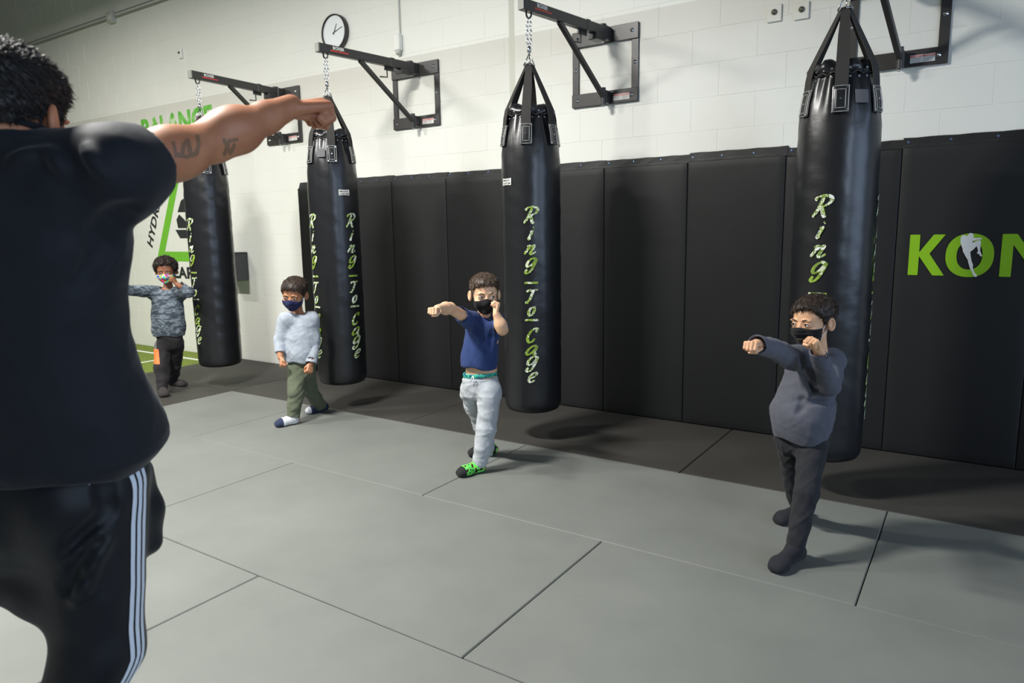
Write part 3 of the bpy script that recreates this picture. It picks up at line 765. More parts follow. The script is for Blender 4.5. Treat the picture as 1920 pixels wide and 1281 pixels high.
def bag(i):
    cx, tx, ty = PX[i]
    r = empty('punching_bag', (tx, ty, 0.0), BGL[i], 'punching bag', 'punching bags hanging in a row along the wall')
    front = math.atan2(-ty, -tx)    # azimuth that faces the middle of the room
    # body
    prof = bag_profile(); n = 72; rows = []
    for a in range(len(prof)-1):
        (r0_, z0_), (r1_, z1_) = prof[a], prof[a+1]; m = max(1, int(abs(z1_-z0_)/0.035))
        for k in range(m): rows.append((r0_+(r1_-r0_)*k/m, z0_+(z1_-z0_)*k/m))
    rows.append(prof[-1])
    b = MB(); vs = []
    for (rr, zz) in rows:
        for k in range(n):
            a = 2*PI*k/n
            f = 0
            if zz > 0.3:
                f += 0.0016*math.sin(zz*31+3*a+i)*math.sin(zz*11+2*a)+0.001*math.sin(zz*63+5*a)
                if i == 0: f += 0.003*math.sin(zz*48+math.sin(a*2)*2)*math.exp(-((a-front-0.15+PI) % (2*PI)-PI)**2*5)
            if zz > 1.80:
                q = min(1, (zz-1.80)/0.2); f += q*(0.007*math.cos(11*(a-front)+i)+0.004*math.cos(17*(a-front)+2*i)-0.003)
            R_ = rr+f; vs.append((R_*math.cos(a), R_*math.sin(a), zz))
    fs = [(a*n+k, a*n+(k+1) % n, (a+1)*n+(k+1) % n, (a+1)*n+k) for a in range(len(rows)-1) for k in range(n)]
    b.add(vs, fs); b.build('bag_body', M_leather, r, smooth=True)
    # bottom seam
    b = MB(); b.tube([((0.176)*math.cos(2*PI*k/48), 0.176*math.sin(2*PI*k/48), 0.226) for k in range(48)], 0.0035, 6, closed=True); b.build('bottom_piping', M_leather, r, smooth=True)
    # cap flap, folded over the filling
    b = MB(); n2 = 60; vs = []
    for (rr, zz, am) in ((0.136, 2.045, 0.004), (0.146, 2.058, 0.006), (0.148, 2.075, 0.007), (0.128, 2.100, 0.008), (0.09, 2.112, 0.006), (0.0, 2.105, 0.0)):
        for k in range(n2):
            a = 2*PI*k/n2; q = am*math.sin(7*a+i)+am*0.5*math.sin(12*a); vs.append(((rr+q)*math.cos(a), (rr+q)*math.sin(a), zz+q*1.2))
    fs = [(a*n2+k, a*n2+(k+1) % n2, (a+1)*n2+(k+1) % n2, (a+1)*n2+k) for a in range(5) for k in range(n2)]
    b.add(vs, fs); cap = b.build('cap_flap', M_leather, r, smooth=True)
    # lace through eyelets
    lace = MB(); eye = MB(); pts = []
    for k in range(72):
        a = 2*PI*k/72; pts.append(((0.149+0.003*math.cos(k*PI))*math.cos(a), (0.149+0.003*math.cos(k*PI))*math.sin(a), 2.047+0.007*math.sin(k*PI/2)))
    lace.tube(pts, 0.004, 5, closed=True); lace.build('lace', M_strap, r, smooth=True)
    for k in range(24):
        a = 2*PI*(k+0.5)/24
        for (rr, zz) in ((0.152, 2.028), (0.150, 2.066)):
            c = Vector((rr*math.cos(a), rr*math.sin(a), zz)); t = Vector((-math.sin(a), math.cos(a), 0)); u = Vector((0, 0, 1))
            eye.tube([c+(t*math.cos(q*PI/4)+u*math.sin(q*PI/4))*0.0042 for q in range(8)], 0.0016, 4, closed=True)
    eye.build('eyelets', M_steel, r, smooth=True)
    apex = Vector((0, 0, 2.355))
    # straps with stitched patches
    for k in range(6):
        a = front+math.radians(STR0[i]+60*k)
        rad = Vector((math.cos(a), math.sin(a), 0)); t = Vector((-math.sin(a), math.cos(a), 0))
        path = [(bag_r(1.90)+0.004, 1.900), (bag_r(1.97)+0.007, 1.97), (0.163, 2.035), (0.152, 2.085), (0.085, 2.22), (0.026, 2.34), (0.010, 2.362)]
        wd = [0.028, 0.028, 0.028, 0.028, 0.026, 0.019, 0.014]
        vs = []
        for j, (rr, zz) in enumerate(path):
            dv = Vector((path[min(j+1, 6)][0]-path[max(j-1, 0)][0], 0, path[min(j+1, 6)][1]-path[max(j-1, 0)][1])).normalized()
            nv = rad*dv.z - Vector((0, 0, 1))*dv.x
            c = rad*rr+Vector((0, 0, zz))
            for s_ in (-1, 1):
                for h_ in (0.0, 0.003): vs.append(c+t*wd[j]*s_+nv*h_)
        fs = []
        for j in range(6):
            o4 = j*4; p4 = o4+4
            for (p, q) in ((0, 2), (2, 3), (3, 1), (1, 0)): fs.append((o4+p, o4+q, p4+q, p4+p))
        fs += [(0, 1, 3, 2), (24, 26, 27, 25)]
        b = MB(); b.add(vs, fs); b.build('strap', M_strap, r)
        # patch
        def pt(u, z, dr): 
            rr = bag_r(z)+dr; aa = a+u/rr; return (rr*math.cos(aa), rr*math.sin(aa), z)
        b = MB(); vs = []; N = 6; Z = [1.865, 1.873, 1.90, 1.93, 1.955, 1.982, 1.990]
        for zz in Z:
            for q in range(N+1): vs.append(pt(-0.037+0.074*q/N, zz, 0.013 if 0 < q < N and zz not in (Z[0], Z[-1]) else 0.009))
        fs = [(p*(N+1)+q, p*(N+1)+q+1, (p+1)*(N+1)+q+1, (p+1)*(N+1)+q) for p in range(6) for q in range(N)]
        b.add(vs, fs); pa = b.build('strap_patch', M_leather, r)
        b = MB()
        for (hw_, za, zb_) in ((0.033, 1.870, 1.985), (0.020, 1.886, 1.969)):
            loop = [pt(-hw_, za, 0.0145), pt(0, za, 0.0145), pt(hw_, za, 0.0145), pt(hw_, (za+zb_)/2, 0.0145), pt(hw_, zb_, 0.0145), pt(0, zb_, 0.0145), pt(-hw_, zb_, 0.0145), pt(-hw_, (za+zb_)/2, 0.0145)]
            b.tube(loop, 0.0014, 4, closed=True)
        b.build('stitching', M_thread, pa)
        for (u, zz) in ((-0.026, 1.878), (0.026, 1.878), (-0.026, 1.977), (0.026, 1.977), (0, 1.927)):
            c = Vector(pt(u, zz, 0.0115)); b = MB(); nn = 8
            vs = [c+(t*math.cos(2*PI*q/nn)+Vector((0, 0, 1))*math.sin(2*PI*q/nn))*0.006+rad*0.001 for q in range(nn)]+[c+(t*math.cos(2*PI*q/nn)+Vector((0, 0, 1))*math.sin(2*PI*q/nn))*0.004+rad*0.005 for q in range(nn)]
            b.add(vs, [(q, (q+1) % nn, nn+(q+1) % nn, nn+q) for q in range(nn)]+[tuple(range(nn, 2*nn))]); b.build('rivet', M_steel, pa, smooth=False)
    # hanging hardware: rings, swivel, two chain strands up to a black hook
    hg = MB()
    for k in range(3):
        a = front+math.radians(STR0[i]+30+120*k); d = Vector((math.cos(a), math.sin(a), 0))
        c0 = Vector((0, 0, 2.425)); c1 = d*0.034+Vector((0, 0, 2.352)); t = Vector((-d.y, d.x, 0))
        hg.tube([c0, c0+(c1-c0)*0.5+t*0.008, c1+t*0.016, c1-t*0.016, c0+(c1-c0)*0.5-t*0.008], 0.0032, 6, closed=True)
    hg.lathe([(0, -0.02), (0.012, -0.018), (0.014, 0.0), (0.009, 0.02), (0, 0.022)], 12, (0, 0, 2.445)); hg.build('swivel', M_steel, r, smooth=True)
    ch = MB(); zt_ = 2.628; zb_ = 2.455; nl = 7; Ld = (zt_-zb_)/nl
    for s_ in (-1, 1):
        for k in range(nl):
            zc = zb_+Ld*(k+0.5); ca = front+PI/2; sd = Vector((math.cos(ca), math.sin(ca), 0)); o_ = sd*s_*0.011*(0.5+0.5*math.sin(PI*(k+0.5)/nl)); fr = Vector((math.cos(front), math.sin(front), 0))
            ex = (sd if k % 2 else fr)
            ch.tube([o_+Vector((0, 0, zc))+ex*0.0075*math.cos(q*PI/5)+Vector((0, 0, 1))*Ld*0.68*math.sin(q*PI/5) for q in range(10)], 0.0027, 5, closed=True)
    ch.build('chain', M_steel, r, smooth=True)
    b = MB(); sd = Vector((math.cos(front+PI/2), math.sin(front+PI/2), 0))
    b.tube([sd*0.016*math.cos(q*PI/6)+Vector((0, 0, 2.655+0.030*math.sin(q*PI/6))) for q in range(12)], 0.006, 8, closed=True); b.lathe([(0, 0), (0.010, 0), (0.010, 0.02), (0, 0.02)], 10, (0, 0, 2.680)); b.build('eye_hook', M_black, r, smooth=True)
    # printed columns
    for az in COLS[i]:
        col = empty_part = None
        b = MB(); 
        for j, (chh, za, zb2, wd_) in enumerate(COL):
            if i == 3 and False: break
            mi = 1 if j in (3, 4, 8, 9) else 0
            if chh == '_': strokes = [[(0.0, 0.5), (0.5, 0.5), (1.0, 0.5)]]
            else: strokes = LET[chh]
            for st in strokes:
                P = spline(st) if len(st) > 2 else [np.array(st[0]), np.array(st[1])]
                P = [np.array(((p[0]-0.5+(0.22*(p[1]-0.5) if chh != '_' else 0))*wd_, za+p[1]*(zb2-za))) for p in P]
                L = []; Rr = []
                for q in range(len(P)):
                    tv = P[min(q+1, len(P)-1)]-P[max(q-1, 0)]; tv = tv/(np.linalg.norm(tv)+1e-9); nv = np.array((-tv[1], tv[0]))
                    wpen = 0.0066 if chh == '_' else 0.0042+0.0055*abs(math.sin(math.atan2(tv[1], tv[0])-0.35))
                    if len(P) == 2: wpen = 0.006
                    if chh != '_' and q in (0, len(P)-1) and len(P) > 2: wpen *= 0.5
                    L.append(P[q]+nv*wpen); Rr.append(P[q]-nv*wpen)
                vs = []
                for q in range(len(P)):
                    for p in (L[q], Rr[q]):
                        rr = bag_r(p[1])+0.0042; a = front+math.radians(az)+p[0]/rr; vs.append((rr*math.cos(a), rr*math.sin(a), p[1]))
                fs = [(2*q, 2*q+1, 2*q+3, 2*q+2) for q in range(len(P)-1)]
                b.add(vs, fs, mi)
        b.build('lettering', [M_letter, M_letter2], r)
    if BADGE[i] is not None:
        az = BADGE[i]; a0 = front+math.radians(az); b = MB(); vs = []
        for zz in (1.630, 1.672):
            for q in range(7):
                rr = bag_r(zz)+0.0045; a = a0+(-0.042+0.084*q/6)/rr; vs.append((rr*math.cos(a), rr*math.sin(a), zz+0.004*math.cos((q-3)/3*PI/2)*(-1 if zz > 1.65 else 1)*0.6))
        b.add(vs, [(q, q+1, 8+q, 7+q) for q in range(6)]); bd = b.build('badge', M_sticker, r)
        for (t_, z_, w_) in (('PRIVATE', 1.653, 0.0185), ('CUSTOM', 1.636, 0.0185)):
            me = text_mesh(t_, w_, 0.0006, 1.0, 0, 0.0)
            for v in me.vertices:
                rr = bag_r(1.65)+0.0056; a = a0+(-0.037+v.co.x*0.98)/rr; v.co = (rr*math.cos(a), rr*math.sin(a), z_+v.co.y*0.85)
            link('badge_lettering', me, M_murk, bd)
    # grey tag under the cap (bags 2 and 4)
    if i in (1, 3):
        a0 = front+math.radians(30 if i == 3 else -24); b = MB(); vs = []
        for zz in (1.905, 1.965):
            for q in range(5):
                rr = bag_r(zz)+0.008; a = a0+(-0.032+0.064*q/4)/rr; vs.append((rr*math.cos(a), rr*math.sin(a), zz))
        b.add(vs, [(q, q+1, 6+q, 5+q) for q in range(4)]); b.build('grey_tag', mat('grey_tag_fabric', (98, 98, 100), 0.9, var=0.2, vscale=300) if 'grey_tag_fabric' not in bpy.data.materials else bpy.data.materials['grey_tag_fabric'], r)
    return r
for i in range(4): bracket(i); bag(i)

# ------------------------------------------------------------------ people: shared pieces
def skin(name, a, b_, rough=0.5):
    s = NT(name); s.link(s.ramp(s.noise(14, 4), [(0.3, lin(a)), (0.7, lin(b_))]), s.b.inputs['Base Color'])
    s.b.inputs['Roughness'].default_value = rough; s.b.inputs['Subsurface Weight'].default_value = 0.25
    s.b.inputs['Subsurface Radius'].default_value = (1.0, 0.35, 0.2); s.b.inputs['Subsurface Scale'].default_value = 0.008
    s.bump(s.noise(220, 3), 0.15, 0.001); return s.m
def cloth(name, col, rough=0.85, var=0.07, fold=0.5, fscale=9, weave=900, sheen=0.15, dist=0.012):
    fold = min(1, fold*1.4)
    s = NT(name); c = lin(col)
    s.link(s.ramp(s.noise(30, 4), [(0.3, tuple(v*(1-var) for v in c)), (0.7, tuple(min(1, v*(1+var)) for v in c))]), s.b.inputs['Base Color'])
    s.b.inputs['Roughness'].default_value = rough; s.b.inputs['Sheen Weight'].default_value = sheen*0.4; s.b.inputs['Specular IOR Level'].default_value = 0.25
    n1 = s.bump(s.noise(fscale, 3, s.coord((1.4, 1.4, 0.8)), 0.5), fold, dist)
    s.bump(s.noise(weave, 2), 0.25, 0.0006, n1); return s.m
def hairmat(name, a, b_):
    s = NT(name); s.link(s.ramp(s.noise(60, 3), [(0.35, lin(a)), (0.7, lin(b_))]), s.b.inputs['Base Color'])
    s.b.inputs['Roughness'].default_value = 0.5; s.b.inputs['Specular IOR Level'].default_value = 0.5
    s.bump(s.noise(300, 3, s.coord((1, 1, 0.3))), 0.4, 0.0015); return s.m
M_eyew = mat('eye_white', (214, 212, 208), 0.25)
M_iris = mat('dark_brown_iris', (42, 26, 18), 0.15)

def frame(C_, phi, pitch=0.0, tilt=0.0):
    """rows: subject's right, forward, up. phi: degrees turned from facing the room centre towards its own right side"""
    ray = np.array([C_[0], C_[1], 0.0]); ray /= np.linalg.norm(ray); rgt = np.array([ray[1], -ray[0], 0.0])
    a = math.radians(phi); f = -ray*math.cos(a)-rgt*math.sin(a); u = np.array([0, 0, 1.0])
    r = np.cross(f, u)
    p = math.radians(pitch); f, u = f*math.cos(p)-u*math.sin(p), u*math.cos(p)+f*math.sin(p)
    t = math.radians(tilt); r, u = r*math.cos(t)+u*math.sin(t), u*math.cos(t)-r*math.sin(t)
    return np.stack([r, f, u])
def head_sdf(full=True, ears=True, adult=False):
    f = F(0.012); ex = 1.0
    f.el((0, -0.012, 0.030), (0.071, 0.088, 0.072)); f.el((0, 0.020, 0.028), (0.060, 0.062, 0.058))
    f.el((0, 0.022, -0.025), (0.056, 0.060, 0.066), k=0.02); f.el((0, 0.028, -0.062), (0.044 if not adult else 0.05, 0.046, 0.032), k=0.02)
    f.rc((0, -0.022, -0.05), (0, -0.035, -0.150), 0.034 if not adult else 0.047, 0.036 if not adult else 0.052, k=0.03)
    for s_ in (-1, 1): f.el((s_*0.033, 0.052, -0.034), (0.024, 0.024, 0.024), k=0.02)
    f.el((0, 0.062, -0.080), (0.014, 0.014, 0.014), k=0.015)
    if full:
        for s_ in (-1, 1):
            f.el((s_*0.030, 0.094, -0.003), (0.018, 0.013, 0.011), k=0.012, op='sub')
            f.el((s_*0.028, 0.076, 0.013), (0.022, 0.010, 0.006), k=0.008)
            f.el((s_*0.030, 0.0705, -0.004), (0.0148, 0.0148, 0.0135), k=0.003)
            f.el((s_*0.030, 0.087, -0.0045), (0.0132, 0.013, 0.0056), k=0.0015, op='sub')
        f.rc((0, 0.078, -0.002), (0, 0.093, -0.028), 0.0065, 0.010, k=0.008)
        for s_ in (-1, 1): f.el((s_*0.011, 0.086, -0.033), (0.007, 0.009, 0.007), k=0.004)
        f.el((0, 0.082, -0.053), (0.020, 0.008, 0.006), k=0.005); f.el((0, 0.080, -0.061), (0.016, 0.008, 0.005), k=0.004)
        f.rc((-0.018, 0.090, -0.057), (0.018, 0.090, -0.057), 0.0015, op='sub', k=0.003)
    if ears:
        for s_ in (-1, 1):
            c, q = math.cos(0.42), math.sin(0.42)
            R = np.array([[c, q*s_*0+0.0, 0], [0, 1, 0], [0, 0, 1]]); a1 = nrm((s_*0.93, 0.36, 0)); a2 = nrm((-s_*0.36, 0.93, 0)); R = np.stack([a1, a2, (0, 0, 1)])
            f.el((s_*0.077, -0.012, -0.008), (0.0085, 0.0175, 0.028), R, k=0.006)
            f.el((s_*0.0855, -0.007, -0.003), (0.0095, 0.0105, 0.0185), R, k=0.002, op='sub')
            f.el((s_*0.076, -0.010, -0.004), (0.003, 0.005, 0.012), R, k=0.003)
    return f
def place(v, C_, R, s): return v*s@R+np.array(C_)
HL = {'kid': ([-0.11, -0.080, -0.045, -0.022, -0.014, 0.004, 0.014, 0.034, 0.052, 0.075, 0.11], [-0.062, -0.052, -0.030, 0.004, 0.016, -0.016, -0.012, 0.026, 0.046, 0.056, 0.058]),
      'adult': ([-0.11, -0.080, -0.045, -0.022, -0.014, 0.010, 0.026, 0.036, 0.052, 0.075, 0.11], [-0.034, -0.026, -0.012, 0.008, 0.022, -0.040, -0.036, 0.030, 0.054, 0.066, 0.070])}
def hair(name, root, org, C_, R, s, m, thick=0.010, side=0.005, line='kid', dz=0.0, curl=0.0, strands=3500, slen=0.014, comb=(0.25, 0.5, -0.2), seed=1, h=0.0028, adult=False, rad=0.0007, fringe=0.0):
    base = head_sdf(False, False, adult); hx, hy = HL[line]
    if curl > 0.003:
        rc_ = np.random.default_rng(seed); dv = rc_.normal(size=(420, 3)); dv /= np.linalg.norm(dv, axis=1)[:, None]; cl = np.array([0, -0.010, 0.030])+dv*np.array([0.071, 0.088, 0.072])*1.08
        cl = cl[cl[:, 2] > np.interp(cl[:, 1], hx, hy)+dz+0.004]; cr = rc_.uniform(0.010, 0.017, len(cl))
    def fn(P, band=0.06):
        t = side+(thick-side)*np.clip((P[:, 2]-0.02)/0.05, 0, 1)
        n = 0.0009*np.sin(P[:, 0]*230+2*np.sin(P[:, 1]*60))*np.clip((P[:, 2])/0.05, 0, 1)
        if curl: n = n+curl*(np.sin(P[:, 0]*210+seed)*np.sin(P[:, 1]*230+1)*np.sin(P[:, 2]*220+2)+0.5*np.sin(P[:, 0]*420)*np.sin(P[:, 1]*390)*np.sin(P[:, 2]*440))
        d = base(P, band+0.05)-t-n
        if curl > 0.003:
            d = base(P, band+0.05)-0.006; bb = np.full(len(P), 9.0, np.float32)
            for c_, r_ in zip(cl.astype(np.float32), cr): bb = np.minimum(bb, np.linalg.norm(P-c_, axis=1)-r_)
            d2 = np.maximum(0.004-np.abs(d-bb), 0)/0.004; bb2 = np.minimum(d, bb)-d2*d2*0.001
        zl = np.interp(P[:, 1], hx, hy)+dz+0.003*np.sin(P[:, 0]*260)+0.002*np.sin(P[:, 0]*610+P[:, 1]*300)-fringe*np.clip((P[:, 1]-0.03)/0.05, 0, 1)*np.clip((P[:, 0]+0.03)/0.06, 0, 1)
        zl = zl+np.clip(np.abs(P[:, 0])-0.045, 0, 1)*(-0.3)*(P[:, 1] > 0.03)
        d = np.maximum(d, (zl-P[:, 2])*0.8)
        if curl > 0.003: d = np.minimum(d, bb)
        return d.astype(np.float32)
    v, f = surf(fn, h, (-0.10, -0.125, -0.08), (0.10, 0.115, 0.135))
    # strands on the shell
    r = np.random.default_rng(seed); idx = r.integers(0, len(f), strands); P = v[f[idx]].mean(1)
    e1 = v[f[idx, 1]]-v[f[idx, 0]]; e2 = v[f[idx, 3]]-v[f[idx, 0]]; N = np.cross(e1, e2); N /= np.linalg.norm(N, axis=1)[:, None]+1e-9
    cb = np.tile(np.array([0, comb[1], comb[2]]), (strands, 1)); cb[:, 0] = comb[0]*np.sign(P[:, 0]+0.01)
    cb[:, 2] -= np.clip(0.08-P[:, 2], 0, 0.1)*8
    cb -= N*(cb*N).sum(1)[:, None]
    L = slen*r.uniform(0.6, 1.25, strands)[:, None]*np.clip(0.5+(P[:, 2:3]+0.02)*8, 0.35, 1)
    D = cb+r.normal(size=(strands, 3))*0.08+N*0.10
    if curl: D = N*(0.7 if curl > 0.003 else 0.4)+cb*1.2+r.normal(size=(strands, 3))*(0.7 if curl > 0.003 else 0.18)
    D /= np.linalg.norm(D, axis=1)[:, None]
    sd = np.cross(D, r.normal(size=(strands, 3))); sd /= np.linalg.norm(sd, axis=1)[:, None]; s3 = np.cross(D, sd)
    mid = P+D*L*0.55; tip = P+(D-N*0.25+r.normal(size=(strands, 3))*0.15)*L
    V = []
    for (c, rr) in ((P-N*0.001, rad*1.3), (mid, rad)):
        for k in range(3): V.append(c+(sd*math.cos(2*PI*k/3)+s3*math.sin(2*PI*k/3))*rr)
    V.append(tip); V = np.stack(V, 1).reshape(-1, 3)
    b0 = (np.arange(strands)*7)[:, None]
    Q = np.concatenate([np.concatenate([b0+a for a in (k, (k+1) % 3, 3+(k+1) % 3, 3+k)], 1) for k in range(3)])
    T = np.concatenate([np.concatenate([b0+a for a in (3+k, 3+(k+1) % 3, 6, 6)], 1) for k in range(3)])
    # shell as quads plus strand quads; tips as triangles
    allv = np.concatenate([v, V]); quads = np.concatenate([f, Q+len(v)]); tris = T[:, :3]+len(v)
    W_ = place(allv, C_, R, s)-np.array(org)
    me = bpy.data.meshes.new(name); me.vertices.add(len(W_)); me.vertices.foreach_set('co', W_.astype(np.float32).ravel())
    nl = quads.size+tris.size; me.loops.add(nl); me.loops.foreach_set('vertex_index', np.concatenate([quads.ravel(), tris.ravel()]).astype(np.int32))
    me.polygons.add(len(quads)+len(tris))
    me.polygons.foreach_set('loop_start', np.concatenate([np.arange(len(quads))*4, quads.size+np.arange(len(tris))*3]).astype(np.int32))
    me.polygons.foreach_set('use_smooth', np.ones(len(quads)+len(tris), bool)); me.update(calc_edges=True)
    return link(name, me, m, root)
def mask(root, org, C_, R, s, m, mloop, low=-0.100, flat=False, loops=True, adult=False, thick_loop=0.0016):
    base = head_sdf(False, False, adult)
    base.rc((0, 0.078, -0.010), (0, 0.094, -0.034), 0.010, 0.012, k=0.03)
    def fn(P, band=0.06):
        ax = np.abs(P[:, 0]); d = base(P, band+0.03)-0.0045
        if flat: d = d-0.0012*np.sin(P[:, 2]*420)
        zu = np.interp(ax, [0, 0.018, 0.035, 0.06], [-0.010, -0.017, -0.022, -0.026]) if not flat else np.interp(ax, [0, 0.02, 0.06], [-0.014, -0.017, -0.022])
        zl = np.interp(ax, [0, 0.03, 0.05, 0.06], [low, low+0.008, -0.068, -0.055]) if not flat else np.interp(ax, [0, 0.04, 0.06], [low, low+0.004, low+0.018])
        return np.maximum.reduce([d, P[:, 2]-zu, zl-P[:, 2], 0.020-P[:, 1]+(0.0 if flat else 0.0)]).astype(np.float32)
    v, f = surf(fn, 0.0020, (-0.08, 0.01, -0.12), (0.08, 0.12, 0.0))
    me = mesh_from('face_mask', [(place(v, C_, R, s), f)], org); mo = link('face_mask', me, m, root)
    if loops:
        fb = head_sdf(False, False, adult)
        for s_ in (-1, 1):
            pts = [(s_*0.060, 0.021, -0.028), (s_*0.066, 0.010, -0.010), (s_*0.073, -0.004, 0.012), (s_*0.075, -0.018, 0.016), (s_*0.076, -0.026, -0.004), (s_*0.073, -0.020, -0.034), (s_*0.064, -0.002, -0.046), (s_*0.054, 0.021, -0.060)]
            P = proj_surf(fb, pts, 0.003); P = np.array(spline(list(P), 4)); P = place(P, C_, R, s)-np.array(org)
            b = MB(); b.tube([tuple(p) for p in P], thick_loop, 6); b.build('ear_loop', mloop, mo, smooth=True)
    return mo
def eyes(root, org, C_, R, s, gaze, M_brow):
    for s_ in (-1, 1):
        c = np.array([s_*0.030, 0.0712, -0.004]); g = nrm((gaze[0], 1, gaze[1])); a = nrm(np.cross(g, (0, 0, 1))); u = np.cross(a, g)
        vs = []; fs = []; mi = []; n = 16; rings = [0.0, 0.12, 0.24, 0.42, 0.50, 0.8, 1.2, 1.6, 2.2, 2.8]
        for th in rings:
            for k in range(n): vs.append(c+0.0134*(g*math.cos(th)+(a*math.cos(2*PI*k/n)+u*math.sin(2*PI*k/n))*math.sin(th)))
        for i in range(len(rings)-1):
            for k in range(n): fs.append((i*n+k, i*n+(k+1) % n, (i+1)*n+(k+1) % n, (i+1)*n+k)); mi.append(1 if rings[i+1] <= 0.43 else 0)
        V = place(np.array(vs), C_, R, s)-np.array(org)
        b = MB(); b.add([tuple(v) for v in V], fs); b.mi = mi; b.build('eye', [M_eyew, M_iris], root, smooth=True)
        fb = head_sdf(True, False)
        # eyebrow and upper lash line
        pts = [(s_*0.012, 0.09, 0.010), (s_*0.022, 0.09, 0.0155), (s_*0.034, 0.085, 0.0165), (s_*0.046, 0.075, 0.010)]
        P = proj_surf(fb, pts, 0.0003); P = place(np.array(spline(list(P), 3)), C_, R, s)-np.array(org)
        b = MB(); n_ = len(P); b.tube([tuple(p) for p in P], [s*0.0022*(0.6+0.6*math.sin(PI*min(1, (q+1)/n_))) for q in range(n_)], 6); b.build('eyebrow', M_brow, root, smooth=True)
        pts = [(s_*0.0175, 0.0835, -0.0035), (s_*0.024, 0.0865, 0.0008), (s_*0.031, 0.0865, 0.0016), (s_*0.038, 0.084, 0.0002), (s_*0.0435, 0.079, -0.0030)]
        P = place(np.array(spline([np.array(p) for p in pts], 3)), C_, R, s)-np.array(org)
        b = MB(); b.tube([tuple(p) for p in P], s*0.0010, 5); b.build('eyelash', M_brow, root, smooth=True)
def fist(f, Wp, Fd, U, hand, s, loose=0.0):
    Wp = np.array(Wp, float); Fd = nrm(Fd); U = np.array(U, float); U = nrm(U-Fd*(U@Fd)); rgt = np.cross(Fd, U); T = -rgt if hand == 'R' else rgt
    P = lambda a, b_, c: Wp+s*(Fd*a+T*b_+U*c)
    offs = (0.165, 0.058, -0.055, -0.16); k1 = 0.02*s*1.5
    for i, o in enumerate(offs):
        kn = P(0.50-0.02*abs(i-1), o, 0.02-0.015*abs(i-1))
        f.rc(P(0.05, o*0.55, -0.02), kn, 0.085*s, 0.066*s, k=k1)
    f.rc(P(0.1, 0.02, -0.08), P(0.36, 0.02, -0.12), 0.095*s, 0.09*s, k=k1); f.rc(P(0.40, -0.12, -0.11), P(0.40, 0.12, -0.11), 0.085*s, 0.085*s, k=k1)
    for i, o in enumerate(offs):
        ln = (0.95, 1.05, 1.0, 0.82)[i]; kn = P(0.50-0.02*abs(i-1), o, 0.02-0.015*abs(i-1))
        p1 = P(0.56-0.03*abs(i-1)+0.02*loose, o*1.02, -0.20*ln+0.02*loose); p2 = P(0.36+0.06*loose, o*1.0, -0.25*ln-0.04*loose); p3 = P(0.30+0.04*loose, o*0.98, -0.15)
        f.rc(kn, p1, 0.062*s, 0.054*s, k=0.012*s); f.rc(p1, p2, 0.054*s, 0.048*s, k=0.008*s); f.rc(p2, p3, 0.048*s, 0.042*s, k=0.008*s)
    f.rc(P(0.10, 0.13, -0.05), P(0.30, 0.26, -0.13), 0.075*s, 0.060*s, k=0.05*s)
    f.rc(P(0.30, 0.26, -0.13), P(0.47, 0.16, -0.27), 0.058*s, 0.052*s, k=0.01*s)
    f.rc(P(0.47, 0.16, -0.27), P(0.50, -0.01, -0.29), 0.052*s, 0.042*s, k=0.01*s)
def foot(f, ank, heel, toe, s, k=0.02, sole=0.006):
    ank, heel, toe = map(lambda a: np.array(a, float), (ank, heel, toe)); d = nrm((toe-heel)*np.array([1, 1, 0])); sd = np.array([-d[1], d[0], 0])
    L = np.linalg.norm((toe-heel)[:2])
    h0 = np.array([heel[0], heel[1], 0.030*s])+d*0.02; b0 = np.array([toe[0], toe[1], 0.022*s])-d*0.045*s; t0 = np.array([toe[0], toe[1], 0.018*s])-d*0.018*s
    f.rc(ank, h0, 0.030*s, 0.032*s, k=k); f.rc(h0, b0, 0.030*s, 0.028*s, k=k); f.rc(ank, b0, 0.026*s, 0.02*s, k=k)
    f.rc(b0-sd*0.014*s, b0+sd*0.014*s, 0.024*s, 0.024*s, k=k); f.rc(t0-sd*0.010*s, t0+sd*0.014*s, 0.019*s, 0.019*s, k=k)
    f.half((0, 0, sole), (0, 0, -1), 0.004)

